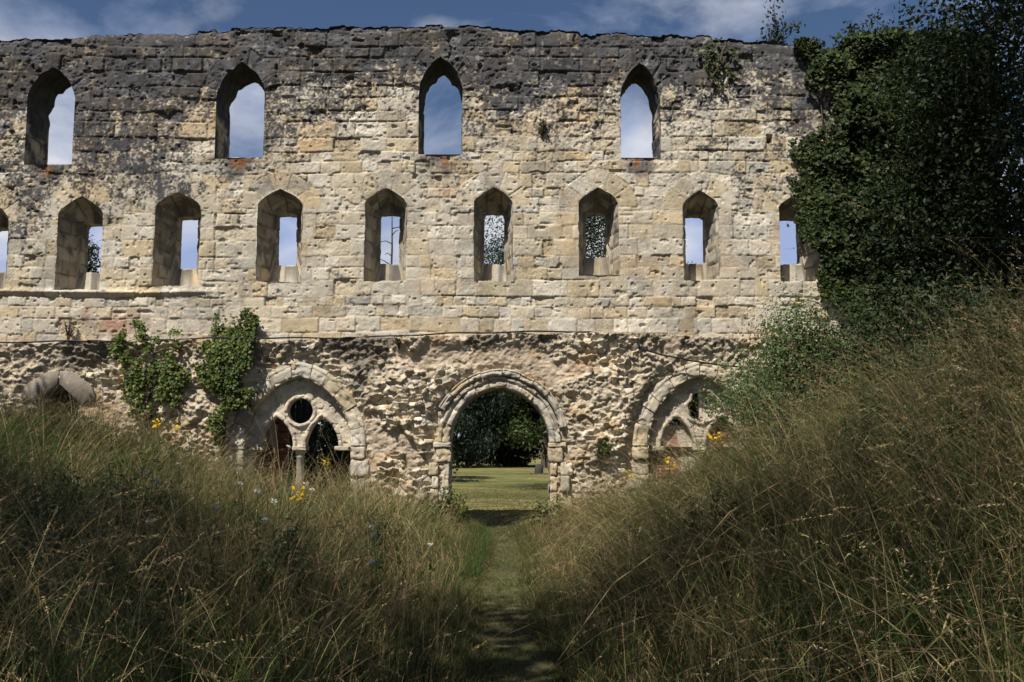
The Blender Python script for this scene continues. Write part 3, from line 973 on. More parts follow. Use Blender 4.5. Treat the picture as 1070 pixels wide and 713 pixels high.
# ------------------------------------------------------------------ ground, path
def grid_obj(name, xs, ys, zf, colf, mat, label=None):
    X, Y = np.meshgrid(xs, ys, indexing='ij'); Z = zf(X, Y)
    V = np.stack([X, Y, Z], -1).reshape(-1, 3)
    I = np.arange(len(V)).reshape(X.shape)
    Q = np.stack([I[:-1, :-1], I[1:, :-1], I[1:, 1:], I[:-1, 1:]], -1).reshape(-1, 4)
    o = np_mesh(name, V, Q, None, colf(X, Y).reshape(-1, 3), mat, True)
    return o


def ground_col(X, Y):
    n = fbm(X * 1.3, Y * 1.3, 4, 801); n2 = fbm(X * .12, Y * .25, 3, 802); n3 = fbm(X * .9, Y * 3.5, 3, 803)
    lawn = np.array([.105, .112, .040]) * (.7 + .6 * n)[..., None]
    dry = np.array([.19, .165, .065]) * (.7 + .6 * n3)[..., None]
    k = sstep(.42, .62, .6 * n2 + .4 * n3)[..., None]
    lw = lawn * (1 - k) + dry * k
    soil = np.array([.075, .065, .032]) * (.6 + .7 * n)[..., None]
    f = sstep(20.3, 20.8, Y)[..., None]
    return soil * (1 - f) + lw * f


xs = np.concatenate([[-600, -350, -200, -120, -80, -55, -40, -30], np.arange(-22, 22.01, .22), [30, 40, 55, 80, 120, 200, 350, 600]])
ys = np.concatenate([[-400, -150, -60, -30, -18, -12, -9], np.arange(-7, 20, .25), np.arange(20, 21, .1), np.arange(21, 60, .4), np.arange(60, 125, 1.5), [140, 170, 220, 300, 450, 700, 1200]])
tag(grid_obj('ground', xs, ys, ground, ground_col, M_GROUND), 'uneven ground under the grass', None, None, 'structure')

# trodden path
yy = np.arange(-4, 21.4, .08); ww = np.linspace(-1, 1, 17)
Wd, Yd = np.meshgrid(ww, yy, indexing='ij')
half = .22 + .08 * fbm(Yd * .9, Wd * 0, 2, 811) * 2
Xd = path_x(Yd) + Wd * half
Zd = ground(Xd, Yd) + .012 - .02 * np.abs(Wd) ** 4
V = np.stack([Xd, Yd, Zd], -1).reshape(-1, 3)
I = np.arange(len(V)).reshape(Xd.shape)
Q = np.stack([I[:-1, :-1], I[1:, :-1], I[1:, 1:], I[:-1, 1:]], -1).reshape(-1, 4)
pc = np.array([.078, .074, .036]) * (.55 + .8 * fbm(V[:, 0] * 5, V[:, 1] * 3, 4, 812))[:, None]
gk = sstep(.5, .7, fbm(V[:, 0] * 3, V[:, 1] * 1.4, 3, 813))[:, None]
pc = pc * (1 - gk) + np.array([.055, .066, .02]) * gk
tag(np_mesh('path', V, Q, None, pc, M_GROUND, True), 'narrow trodden path of dry grass and bare earth running to the doorway', None, None, 'structure')


# ------------------------------------------------------------------ grass
def ribbons(acc, root, tipdir, length, width, droop, c0, c1, nseg=4, yaw=None, rg=RNG):
    """curved tapering blades. root (n,3), tipdir (n,2) horizontal lean (per unit length), droop (n)"""
    n = len(root)
    t = np.linspace(0, 1, nseg + 1)[None, :, None]
    L = length[:, None, None]
    up = np.array([0, 0, 1.])[None, None]
    lean = np.concatenate([tipdir, np.zeros((n, 1))], 1)[:, None]
    bend = lean * (t * .45 + t ** 2 * .55)
    ln = np.linalg.norm(tipdir, axis=1)[:, None, None]
    rise = t - droop[:, None, None] * t ** 3 - .22 * np.minimum(ln, 1.4) * t ** 2
    Pp = root[:, None] + L * (bend + up * rise)
    if yaw is None: yaw = rg.uniform(0, np.pi, n)
    side = np.stack([np.cos(yaw), np.sin(yaw), np.zeros(n)], 1)[:, None]
    w = width[:, None, None] * (1 - t ** 1.6 * .92) * .5
    V = np.stack([Pp - side * w, Pp + side * w], 2)       # n, nseg+1, 2, 3
    C = (c0[:, None] * (1 - t) + c1[:, None] * t)
    C = np.repeat(C[:, :, None], 2, 2)
    k = (nseg + 1) * 2
    base = (np.arange(n) * k)[:, None]
    s = np.arange(nseg)[None] * 2
    Q = np.stack([base + s, base + s + 1, base + s + 3, base + s + 2], -1).reshape(-1, 4)
    acc.add(V.reshape(-1, 3), Q, None, C.reshape(-1, 3))
    return Pp


def panicles(acc, Pp, width, length, col, nsp, rg):
    """seed heads: small spikelets round the last third of each stalk"""
    n = len(Pp)
    tip = Pp[:, -1]; bas = Pp[:, -2]
    ax = tip - bas; al = np.linalg.norm(ax, axis=1, keepdims=True) + 1e-9; ax = ax / al
    k = nsp
    t = rg.random((n, k)) ** .8
    cen = tip[:, None] - ax[:, None] * (t * length[:, None])[..., None]
    rad = width[:, None] * (.25 + .9 * t * (1.25 - t))
    off = rg.normal(0, 1, (n, k, 3)); off /= np.linalg.norm(off, axis=-1, keepdims=True)
    cen = cen + off * (rad * rg.random((n, k)))[..., None]
    d = ax[:, None] + .8 * off + np.array([0, 0, -.25]); d /= np.linalg.norm(d, axis=-1, keepdims=True)
    sd = np.cross(d, rg.normal(0, 1, (n, k, 3))); sd /= np.linalg.norm(sd, axis=-1, keepdims=True) + 1e-9
    ln = (rg.uniform(.0045, .0105, (n, k)) * (.7 + 12 * width[:, None]))[..., None]
    V = np.stack([cen - d * ln, cen + sd * ln * .28, cen + d * ln, cen - sd * ln * .28], 2).reshape(-1, 3)
    m = n * k
    Q = np.arange(m * 4).reshape(m, 4)
    C = np.repeat(np.repeat(col[:, None], k, 1)[:, :, None], 4, 2) * rg.uniform(.75, 1.2, (n, k, 1, 1))
    acc.add(V, Q, None, C.reshape(-1, 3))


def scatter(n, side, rg, y0=1.7, y1=19.75, bias=1.0):
    """random roots on one side of the path inside the view wedge (with a margin)"""
    out = []
    tot = 0
    while tot < n:
        y = y0 + (y1 - y0) * rg.random(n * 2) ** bias
        xm = .56 * y + 2.2
        x = rg.uniform(0, 1, n * 2) * xm
        keep = rg.random(n * 2) < xm / (.56 * y1 + 2.2)
        x = x[keep] * side; y = y[keep]
        u = np.abs(x - path_x(y))
        ok = (u > .26 + .35 * rg.random(len(u))) & ((x - path_x(y)) * side > 0)
        # stay clear of the doorway and of the wall
        ok &= ~((y > 19.4) & (np.abs(x - DCX) < 1.0))
        out.append(np.stack([x[ok], y[ok]], 1)); tot += ok.sum()
    return np.concatenate(out)[:n]


GREEN = np.array([[.042, .078, .015], [.058, .092, .020], [.078, .10, .026], [.036, .062, .017], [.095, .11, .034]])
STRAW = np.array([[.40, .295, .145], [.33, .235, .115], [.48, .375, .21], [.25, .17, .09], [.35, .28, .15]])


def bay_cut(x, y):
    """grass grows shorter on the thin soil under the two traceried arches"""
    k = np.exp(-((x - BAYS[0][0]) / 1.2) ** 2) * .35 + np.exp(-((x - BAYS[1][0] + .5) / 1.3) ** 2) * .55
    return 1 - k * sstep(13.5, 17.0, y)


def tall_grass(side, seed, nblade, nstalk):
    rg = np.random.default_rng(seed)
    A = Acc()
    wind = np.array([-.26 if side > 0 else .08, -.05])
    # leaf blades: tussocks of different height and greenness
    p = scatter(nblade, side, rg, bias=1.05)
    x, y = p.T
    f1, f2, tid, tcx, tcy = voronoi(x * 2.1, y * 2.1, 930 + seed)
    x = x + (tcx / 2.1 - x) * .45 * rg.random(nblade); y = np.minimum(y + (tcy / 2.1 - y) * .45 * rg.random(nblade), 19.8)
    u = np.maximum(np.abs(x - path_x(y)), .33 + .25 * rg.random(nblade) ** 2); x = path_x(y) + side * u
    tall = .30 + .70 * sstep(.4, 1.9, u)
    cl = fbm(x * .55, y * .55, 3, 900 + seed)
    L = rg.uniform(.30, .95, nblade) * tall * (.55 + .55 * cl + .50 * tid)
    arch = rg.random(nblade) < .33
    L = np.where(arch, L * 1.3, L)
    L = L * bay_cut(x, y)
    root = np.stack([x, y, ground(x, y) - .02], 1)
    ta = tid * 44; clump = np.stack([np.cos(ta), np.sin(ta)], 1) * .30 + np.stack([x - tcx / 2.1, y - tcy / 2.1], 1) * 1.3
    lean = wind * rg.uniform(.2, 1.8, (nblade, 1)) + clump + rg.normal(0, .34, (nblade, 2)) * np.where(arch, 1.7, 1)[:, None]
    lean *= (.4 + .6 * sstep(.45, 1.5, u))[:, None]
    dry = rg.random(nblade) < (1 - .65 * sstep(1.8, 4.2, u)) * (.06 + .34 * sstep(.48, .62, cl) + .22 * (_hash(np.floor(tid * 1e6), np.floor(tid * 1e6) * 0, 3) < .3))
    gi = rg.integers(0, 5, nblade)
    tone = (.7 + .65 * tid)[:, None]
    c0 = np.where(dry[:, None], STRAW[gi] * .6, GREEN[gi] * .85) * rg.uniform(.7, 1.2, (nblade, 1)) * tone
    c1 = np.where(dry[:, None], STRAW[gi] * .95, GREEN[gi] * 1.2) * rg.uniform(.8, 1.2, (nblade, 1)) * tone
    broad = rg.random(nblade) < .14
    W = rg.uniform(.004, .010, nblade) * np.where(broad, 2.1, 1) * (1 + .035 * np.clip(y - 5, 0, 15))
    ribbons(A, root, lean, L, W, np.where(arch, rg.uniform(.35, .95, nblade), rg.uniform(.0, .5, nblade)), c0, c1, 5, None, rg)
    # flowering stalks
    p = scatter(nstalk, side, rg, bias=.95)
    x, y = p.T
    u = np.abs(x - path_x(y)); cl = fbm(x * .7, y * .7, 3, 920 + seed)
    f1, f2, tid, tcx, tcy = voronoi(x * 1.3, y * 1.3, 940 + seed)
    pull = .55 * rg.random(nstalk) * (rg.random(nstalk) < .75)
    x = x + (tcx / 1.3 - x) * pull; y = np.minimum(y + (tcy / 1.3 - y) * pull, 19.7)
    u = np.maximum(np.abs(x - path_x(y)), .42 + .3 * rg.random(nstalk)); x = path_x(y) + side * u
    tall = .28 + .72 * sstep(.45, 1.9, u)
    L = rg.uniform(.70, 1.25, nstalk) * tall * (.66 + .42 * cl + .40 * tid) * (1.12 if side > 0 else 1.06)
    arch = rg.random(nstalk) < (.42 if side > 0 else .22)
    lng = rg.random(nstalk) < .06
    L = np.where(lng, L * rg.uniform(1.2, 1.6, nstalk), L)
    L = L * bay_cut(x, y)
    root = np.stack([x, y, ground(x, y) - .02], 1)
    ta = tid * 37
    clump = np.stack([np.cos(ta), np.sin(ta)], 1) * .40
    lean = wind * rg.uniform(.2, 2.4, (nstalk, 1)) + clump + rg.normal(0, .22, (nstalk, 2)) * np.where(arch, 2.0, 1)[:, None]
    if side > 0:      # the right-hand bank is blown over towards the path
        lean[:, 0] -= .30 * sstep(.8, 3.0, u) * rg.random(nstalk) + .55 * arch * rg.random(nstalk)
    lean *= (.35 + .65 * sstep(.5, 1.7, u))[:, None]
    gi = rg.integers(0, 5, nstalk)
    gr = rg.random(nstalk) < (.24 + (.30 * sstep(1.8, 4.0, u) if side > 0 else .12 * sstep(2.5, 4.5, u)))
    tone = rg.uniform(.6, 1.4, (nstalk, 1))
    c1 = np.where(gr[:, None] & (u > 1.5)[:, None], GREEN[gi] * 1.8, STRAW[gi] * 1.1) * tone
    c0 = np.where(gr[:, None], GREEN[gi] * 1.2, STRAW[gi] * .55 + GREEN[gi] * .3)
    W = rg.uniform(.0032, .0062, nstalk) * (1 + .075 * np.clip(y - 3, 0, 16))
    Pp = ribbons(A, root, lean, L, W, np.where(arch, rg.uniform(.25, .80, nstalk), rg.uniform(0, .25, nstalk)), c0, c1, 7, None, rg)
    big = rg.random(nstalk) < .62
    pc = np.where((rg.random(nstalk) < .30)[:, None], np.array([[.24, .16, .12]]), STRAW[gi] * 1.15) * tone
    far = (1 + .05 * np.clip(y - 4, 0, 14))
    panicles(A, Pp[big], rg.uniform(.006, .024, big.sum()) * far[big], rg.uniform(.10, .26, big.sum()), pc[big], 24, rg)
    # long loose stalks bowing over close to the viewer
    n = 1500 if side > 0 else 700
    y = rg.uniform(3.4, 10.5, n)
    u = rg.uniform(2.2, 2.8 + .34 * y, n) if side > 0 else rg.uniform(1.9, 2.4 + .4 * y, n)
    x = path_x(y) + side * u
    L = rg.uniform(1.15, 1.85, n) if side > 0 else rg.uniform(1.05, 1.5, n)
    f1, f2, tid, tcx, tcy = voronoi(x * .9, y * .9, 960)
    ang = rg.normal(0, .7, n) + (np.pi if side > 0 else .3) + (tid - .5) * 2
    mag = rg.uniform(.15, .95, n)
    lean = np.stack([np.cos(ang), np.sin(ang)], 1) * mag[:, None]
    gi = rg.integers(0, 5, n); tone = rg.uniform(.7, 1.3, (n, 1))
    c1 = STRAW[gi] * tone; c0 = STRAW[gi] * .5 + GREEN[gi] * .5
    Pp = ribbons(A, np.stack([x, y, ground(x, y) - .02], 1), lean, L, rg.uniform(.003, .0055, n) * (1 + .05 * (y - 3)), rg.uniform(.05, .55, n) * (.3 + mag), c0, c1, 9, None, rg)
    panicles(A, Pp, rg.uniform(.006, .022, n) * (1 + .04 * (y - 3)), rg.uniform(.12, .30, n), STRAW[gi] * tone * .85, 40, rg)
    return A.build('tall_grass', M_GRASS)


tag(tall_grass(-1, 1, 70000, 11500), 'tall mixed green and straw meadow grass left of the path', 'grass', None, 'stuff')
tag(tall_grass(1, 2, 70000, 13000), 'long wind-bent straw coloured grass on the bank right of the path', 'grass', None, 'stuff')


def path_grass():
    rg = np.random.default_rng(4)
    n = 52000
    y = 4.5 + 16.5 * rg.random(n)
    off = rg.normal(0, 1, n)
    u = np.where(rg.random(n) < .66, np.sign(off) * rg.uniform(.20, .75, n), rg.uniform(-.5, .5, n))
    x = path_x(y) + u
    L = rg.uniform(.07, .20, n) * (.42 + 1.5 * sstep(.18, .55, np.abs(u))) * (.5 + fbm(x * 3, y * 2, 3, 815))
    gi = rg.integers(0, 5, n)
    dry = (rg.random(n) < .35)[:, None]
    c = np.where(dry, STRAW[gi] * .7, GREEN[gi] * 1.15)
    A = Acc()
    ribbons(A, np.stack([x, y, ground(x, y) - .005], 1), rg.normal(0, .5, (n, 2)), L, rg.uniform(.004, .008, n), rg.uniform(0, .4, n), c * .8, c, 3, None, rg)
    # greener tuft on the left edge by the doorway
    n = 5000
    y = rg.uniform(12, 19, n); x = path_x(y) - rg.uniform(.3, .75, n)
    L = rg.uniform(.15, .42, n); gi = rg.integers(0, 4, n)
    ribbons(A, np.stack([x, y, ground(x, y) - .005], 1), rg.normal(0, .4, (n, 2)), L, rg.uniform(.005, .009, n), rg.uniform(0, .4, n), GREEN[gi], GREEN[gi] * 1.3, 3, None, rg)
    tag(A.build('short_grass', M_GRASS), 'short green grass along both edges of the trodden path', 'grass', None, 'stuff')


path_grass()


def lawn_grass():
    rg = np.random.default_rng(6)
    n = 30000
    y = 20.9 + 24 * rg.random(n) ** 1.4
    x = -.4 + rg.uniform(-1, 1, n) * (.075 * y + .6)
    L = rg.uniform(.03, .075, n); gi = rg.integers(0, 5, n)
    c = np.where((rg.random(n) < .5)[:, None], STRAW[gi] * .55, GREEN[gi] * np.array([1.35, 1.2, 1.3]))
    A = Acc()
    ribbons(A, np.stack([x, y, ground(x, y) - .003], 1), rg.normal(0, .5, (n, 2)), L, rg.uniform(.008, .016, n), rg.uniform(0, .3, n), c, c, 2, None, rg)
    tag(A.build('lawn_grass', M_GRASS), 'mown lawn grass seen through the arched doorway', 'grass', None, 'stuff')


lawn_grass()


# ------------------------------------------------------------------ leaves, trees
def leaves(acc, cen, nrm, size, col, rg, aspect=.62, fold=.25, droop=None):
    n = len(cen)
    nrm = nrm / (np.linalg.norm(nrm, axis=1, keepdims=True) + 1e-9)
    r = rg.normal(0, 1, (n, 3))
    if droop is not None: r = r * .6 + np.array([0, 0, -droop])
    d = r - nrm * (r * nrm).sum(1, keepdims=True); d /= np.linalg.norm(d, axis=1, keepdims=True) + 1e-9
    s = np.cross(nrm, d)
    z = size[:, None]
    V = np.stack([cen - d * z * .5, cen + s * z * aspect * .5 + nrm * z * fold * .4 - d * z * .08, cen + d * z * .5, cen - s * z * aspect * .5 + nrm * z * fold * .4 - d * z * .08], 1)
    b = (np.arange(n) * 4)[:, None]
    T = np.concatenate([b + np.array([[0, 1, 2]]), b + np.array([[0, 2, 3]])])
    acc.add(V.reshape(-1, 3), None, T, np.repeat(col, 4, 0))


def pal_pick(pal, n, rg, v=.35):
    pal = np.array(pal)
    return pal[rg.integers(0, len(pal), n)] * rg.uniform(1 - v, 1 + v, (n, 1))


DARK = [(.026, .042, .015), (.034, .052, .018), (.022, .036, .018), (.045, .06, .02)]
YEW = [(.016, .028, .011), (.022, .035, .013), (.014, .025, .012), (.032, .046, .016)]
MID = [(.045, .07, .02), (.06, .085, .025), (.035, .055, .02), (.075, .09, .03)]
BLUE = [(.028, .045, .030), (.038, .055, .035), (.024, .038, .026)]
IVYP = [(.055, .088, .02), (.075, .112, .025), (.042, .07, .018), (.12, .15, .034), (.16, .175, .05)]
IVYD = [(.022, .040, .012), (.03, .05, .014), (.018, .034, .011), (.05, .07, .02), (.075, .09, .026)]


def tree(name, loc, height, crown_r, base_h, nclump, per, leaf, pal, seed, label, cat='tree', group=None, trunk_r=None, elong=1.0, droop=None, shape=.6, clump_r=.34, lean=(0, 0), shoot=.12, bark=(.10, .08, .06)):
    rg = np.random.default_rng(seed)
    root = empty(name, loc, label, cat, group)
    tr = Acc(); trunk_r = trunk_r or height * .022
    m = 9
    zz = np.linspace(-.3, height * .86, m)
    wob = np.cumsum(rg.normal(0, .05 * crown_r / 3, (m, 2)), 0)
    tp = np.stack([wob[:, 0] + lean[0] * zz / height, wob[:, 1] + lean[1] * zz / height, zz], 1)
    rad = trunk_r * (1 - .85 * np.linspace(0, 1, m)); rad[0] *= 1.5
    tube(tr, tp, rad, 9, bark, .25, seed)
    A = Acc()
    for k in range(nclump):
        f = (k + rg.random()) / nclump
        zc = base_h + (height - base_h) * f
        prof = math.sin(math.pi * min(1, (.12 + .88 * f)) ** shape) ** .8 if shape else 1 - f
        ang = k * 2.39996 + rg.normal(0, .3)
        rr = crown_r * max(.12, prof) * math.sqrt(rg.uniform(.25, 1))
        tz_ = min(zc - .12 * rr, height * .8)
        c0 = np.array([np.interp(tz_ * .82, zz, tp[:, 0]), np.interp(tz_ * .82, zz, tp[:, 1]), tz_ * .82 + .05])
        c1 = np.array([rr * math.cos(ang) + lean[0] * zc / height, rr * math.sin(ang) + lean[1] * zc / height, zc])
        mid = (c0 + c1) / 2 + np.array([0, 0, .12 * rr]) + rg.normal(0, .08 * rr, 3)
        t = np.linspace(0, 1, 6)[:, None]
        pts = c0 * (1 - t) ** 2 + 2 * mid * t * (1 - t) + c1 * t ** 2
        tube(tr, pts, np.linspace(trunk_r * .3 * (1 - .6 * f), .012, 6), 5, bark)
        n = int(per * rg.uniform(.6, 1.4))
        sz = crown_r * clump_r * rg.uniform(.7, 1.3)
        g = rg.normal(0, 1, (n, 3)); g /= np.linalg.norm(g, axis=1, keepdims=True)
        rad_ = sz * rg.random(n) ** .45
        q = g * rad_[:, None] * np.array([1.15, 1.15, .75 * elong])
        # shoots break the outline
        sh = rg.random(n) < shoot
        q[sh] *= rg.uniform(1.1, 1.6, (sh.sum(), 1))
        cen = c1 + q
        nr = g * .6 + rg.normal(0, .6, (n, 3)) + np.array([0, 0, .5])
        tone = rg.uniform(.8, 1.2)
        leaves(A, cen, nr, leaf * rg.uniform(.6, 1.3, n), pal_pick(pal, n, rg) * tone, rg, .55 if droop is None else .3, .25, droop)
    tr.build('trunk', M_BARK, root)
    A.build('crown', M_LEAF, root)
    return root


def copy_tree(o, loc, rz, sc, label):
    c = o.copy(); COL.objects.link(c); c.location = loc; c.rotation_euler = (0, 0, rz); c.scale = (sc, sc, sc)
    c['label'] = label
    for ch in list(o.children):
        d = ch.copy(); COL.objects.link(d); d.parent = c
    return c


BGG = 'trees beyond the lawn'
t1 = tree('cedar_tree', (-6.2, 92, 0), 15.5, 5.0, .6, 46, 520, .42, BLUE, 21, 'drooping blue-green conifer beyond the lawn, left of the doorway view', 'tree', BGG, droop=1.2, shape=.75)
t2 = tree('broadleaf_tree', (3.4, 98, 0), 16.0, 5.4, .8, 46, 520, .40, MID, 22, 'mid green broadleaf tree at the far edge of the lawn, right of the doorway view', 'tree', BGG)
t3 = tree('broadleaf_tree', (-1.2, 104, 0), 16.5, 5.2, .5, 46, 520, .42, DARK, 23, 'dark evergreen tree in the middle of the doorway view, behind its neighbours', 'tree', BGG)
copy_tree(t1, (-.2, 112, 0), 1.7, 1.05, 'second drooping conifer, farthest back in the doorway view')
copy_tree(t3, (-11.5, 100, 0), 2.4, 1.0, 'dark evergreen tree hidden behind the wall left of the doorway')
copy_tree(t2, (8.8, 103, 0), 2.0, 1.0, 'broadleaf tree hidden behind the wall right of the doorway')
copy_tree(t1, (13.5, 96, 0), .7, .95, 'drooping conifer behind the right traceried bay')
copy_tree(t3, (-17.5, 98, 0), .4, .95, 'dark evergreen tree behind the left traceried bay')
# the tree whose crown fills the two slits right of centre
tree('lawn_tree', (2.4, 43, 0), 13.4, 5.2, 4.6, 70, 1000, .115, DARK, 31, 'lawn tree whose crown fills two slit windows above and right of the doorway', 'tree', trunk_r=.3)
# thin young tree seen in the slit left of the doorway axis
sl = OPEN[4 + 4]
sx = (407 - 535) / FPX * 31; 
yt = empty('young_tree', (sx, 31, 0), 'thin bare young tree showing in the slit window above left of the doorway', 'tree')
A = Acc(); tube(A, [(0, 0, -.1), (.03, 0, 3), (-.02, 0, 6), (.02, 0, 8), (0, 0, 9.3)], [.06, .05, .038, .028, .012], 7, (.05, .045, .035))
rgy = np.random.default_rng(3)
for k in range(17):
    z = 3.9 + k * .30 + rgy.uniform(-.12, .12); sd_ = 1 if rgy.random() < .5 else -1; l = rgy.uniform(.18, .48); a_ = rgy.normal(0, .5)
    dz_ = rgy.uniform(-.02, .22)
    tube(A, [(0, 0, z), (sd_ * l * .45, a_ * l, z + .10), (sd_ * l * .8, a_ * l * 1.4, z + .09 + dz_ * .3), (sd_ * l, a_ * l * 1.5, z - .06 + dz_)], [.018, .015, .012, .006], 5, (.05, .045, .035))
A.build('trunk', M_BARK, yt)
A = Acc(); n = 260
c = np.stack([rgy.normal(0, .28, n), rgy.normal(0, .28, n), rgy.uniform(2.2, 4.6, n)], 1)
leaves(A, c, rgy.normal(0, 1, (n, 3)), np.full(n, .12), pal_pick(MID, n, rgy), rgy); A.build('foliage', M_LEAF, yt)
# dark conifer in the leftmost slit
tree('conifer_tree', (-14.6, 33, 0), 8.6, 1.5, .5, 44, 520, .12, DARK, 33, 'dark conifer tip showing in the leftmost full slit window', 'tree', shape=0, trunk_r=.15)

# ------------------------------------------------------------------ round lawn tree, then unseen trees added to shade foreground and sides
SHG = 'added shade trees out of view'
tree('round_tree', (-6.4, 53, 0), 9.6, 3.4, 1.0, 40, 400, .24, MID, 34, 'rounded tree on the lawn just left of the doorway view, shading the grass', 'tree', trunk_r=.22)
tree('added_shade_tree', (-13.6, 10.8, 1.2), 12.2, 4.6, 4.8, 36, 260, .24, MID, 41, 'spreading tree added out of view left of the meadow, shading the lower wall', 'tree', SHG, trunk_r=.32)
tree('added_shade_tree', (-4.0, .3, .4), 14.5, 4.4, 6.5, 34, 190, .21, MID, 45, 'broad tree added out of view left of the viewer, shading the path', 'tree', SHG, trunk_r=.32)
tree('added_shade_tree', (-9.8, .6, .8), 15.0, 4.7, 6.5, 38, 250, .24, MID, 42, 'broad tree added beyond the left frame edge, shading the left meadow', 'tree', SHG, trunk_r=.32)
tree('added_shade_tree', (3.3, 1.2, .6), 15.0, 4.3, 7.0, 34, 170, .22, MID, 43, 'broad tree added out of view beside the viewer, shading the right bank', 'tree', SHG, trunk_r=.32)
tree('added_shade_tree', (10.2, 11.2, 2.3), 18.5, 5.0, 8.6, 50, 520, .20, MID, 44, 'tall tree added out of view on the right bank, shading the right end', 'tree', SHG, trunk_r=.34)

# ------------------------------------------------------------------ dark tree and ivy on the right
tree('yew_tree', (11.4, 17.0, 2.4), 13.6, 3.9, .0, 120, 900, .11, YEW, 51, 'tall dark yew-like tree crowding the right end of the wall', 'tree', shape=.85, clump_r=.36, trunk_r=.28, shoot=.03)
tree('holm_oak', (8.5, 18.3, 2.0), 7.3, 2.0, .0, 44, 800, .095, YEW, 52, 'dark evergreen between the ivy and the tall dark tree', 'tree', shape=.8, clump_r=.45, trunk_r=.16)


def ivy(name, label, mask, box_, n, size, depth, seed, pal=IVYP, group=None, stems=()):
    """leaves pressed to the wall: mask(x,z) -> density 0..1"""
    rg = np.random.default_rng(seed)
    root = empty(name, ((box_[0] + box_[1]) / 2, WY - .1, box_[2]), label, 'ivy', group)
    off = np.array(root.location)
    x = rg.uniform(box_[0], box_[1], n * 4); z = rg.uniform(box_[2], box_[3], n * 4)
    k = rg.random(n * 4) < mask(x, z)
    x = x[k][:n]; z = z[k][:n]; m = len(x)
    dep = depth(x, z) * (.15 + .85 * rg.random(m) ** .6) + .06
    cen = np.stack([x, WY - dep, z], 1)
    nr = np.stack([rg.normal(0, .6, m), -1 + rg.normal(0, .4, m), .45 + rg.normal(0, .5, m)], 1)
    tone = .75 + .5 * fbm(x * 1.5, z * 1.5, 3, seed)
    A = Acc()
    leaves(A, cen - off, nr, size * rg.uniform(.55, 1.35, m), pal_pick(pal, m, rg, .3) * tone[:, None], rg, .95, .22, .8)
    A.build('foliage', M_IVY, root)
    if stems:
        A = Acc()
        for st in stems:
            pts = np.array([(px_, WY - .09 - .03 * (i % 2), pz_) for i, (px_, pz_) in enumerate(st)]) - off
            t = np.linspace(0, 1, len(pts)); tt = np.linspace(0, 1, len(pts) * 4)
            pts = np.stack([np.interp(tt, t, pts[:, j]) for j in range(3)], 1)
            pts[:, 0] += (fbm(tt * 9, tt * 0, 3, seed) - .5) * .12
            tube(A, pts, np.linspace(.03, .008, len(pts)), 6, (.09, .07, .05))
        A.build('stem', M_BARK, root)
    return root


def poly_mask(pts, soft, seed, amp=.25, hole_k=.97):
    poly = np.array([P(u, v) for u, v in pts])
    def f(x, z):
        d, _, _ = poly_sdf(x, z, poly)
        d = d + (fbm(x * 2.3, z * 2.3, 4, seed) - .5) * 2 * amp
        hole = sstep(.52, .62, fbm(x * 3.4, z * 2.6, 4, seed + 5))
        return sstep(soft, -soft, d) * (1 - hole_k * hole)
    return f


# large ivy over the right end of the wall
BL = [(842, 47), (848, 90), (862, 120), (843, 150), (836, 175), (838, 200), (842, 225), (836, 245), (850, 268), (858, 300), (872, 325), (905, 345), (1040, 360), (1060, 50)]
pm = poly_mask(BL, .16, 601, .50, .55)
def big_depth(x, z):
    return .10 + .45 * sstep(6.2, 8.2, x) + 1.1 * np.clip(fbm(x * 1.2, z * 1.2, 4, 602) - .35, 0, 1) * sstep(5.7, 6.8, x)
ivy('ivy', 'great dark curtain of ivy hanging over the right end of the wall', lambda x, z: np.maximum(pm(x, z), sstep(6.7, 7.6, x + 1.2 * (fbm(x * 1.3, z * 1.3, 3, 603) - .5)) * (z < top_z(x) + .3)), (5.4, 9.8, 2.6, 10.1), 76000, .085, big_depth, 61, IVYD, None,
    [[P(900, 350), P(880, 280), P(865, 200), P(855, 120), P(850, 60)], [P(930, 350), P(925, 250), P(900, 150), P(890, 60)]])
G2 = 'ivy on the left half of the wall'
ivy('ivy', 'narrow ivy patch left of the arch, starting at the cable and hanging over rubble', poly_mask([(131, 340), (150, 338), (158, 362), (176, 350), (185, 345), (190, 378), (198, 395), (190, 425), (175, 440), (150, 438), (140, 420), (133, 385)], .05, 611, .30),
    (P(112, 400)[0], P(214, 400)[0], P(150, 455)[1], P(150, 326)[1]), 3300, .062, lambda x, z: .10 + .2 * fbm(x * 2, z * 2, 2, 9) + .22 * sstep(4.0, 3.6, z), 62, IVYP, G2, [[P(160, 460), P(160, 420), P(150, 380), P(143, 345)], [P(165, 440), P(180, 390), P(179, 345)]])
ivy('ivy', 'bright ivy climbing above the cable, just left of the traceried arch', poly_mask([(228, 338), (240, 333), (246, 340), (262, 326), (274, 336), (275, 355), (268, 385), (262, 402), (272, 408), (262, 425), (240, 440), (236, 470), (222, 465), (228, 420), (215, 395), (200, 380), (210, 368), (226, 360)], .05, 621, .26),
    (P(195, 400)[0], P(285, 400)[0], P(250, 475)[1], P(250, 320)[1]), 4200, .062, lambda x, z: .10 + .2 * fbm(x * 2, z * 2, 2, 19) + .2 * sstep(4.0, 3.6, z), 63, IVYP, G2, [[P(232, 480), P(238, 420), P(246, 380), P(252, 332)], [P(240, 430), P(225, 390), P(210, 376)]])
ivy('creeper', 'sparse creeper trailing down the blackened wall top near the right', poly_mask([(722, 50), (760, 44), (772, 60), (762, 90), (745, 110), (720, 100), (728, 78)], .05, 631, .18),
    (P(712, 80)[0], P(785, 80)[0], P(750, 118)[1], P(750, 42)[1]), 260, .07, lambda x, z: .05 + 0 * x, 64, MID, None, [[P(757, 46), P(752, 70), P(735, 92)]])


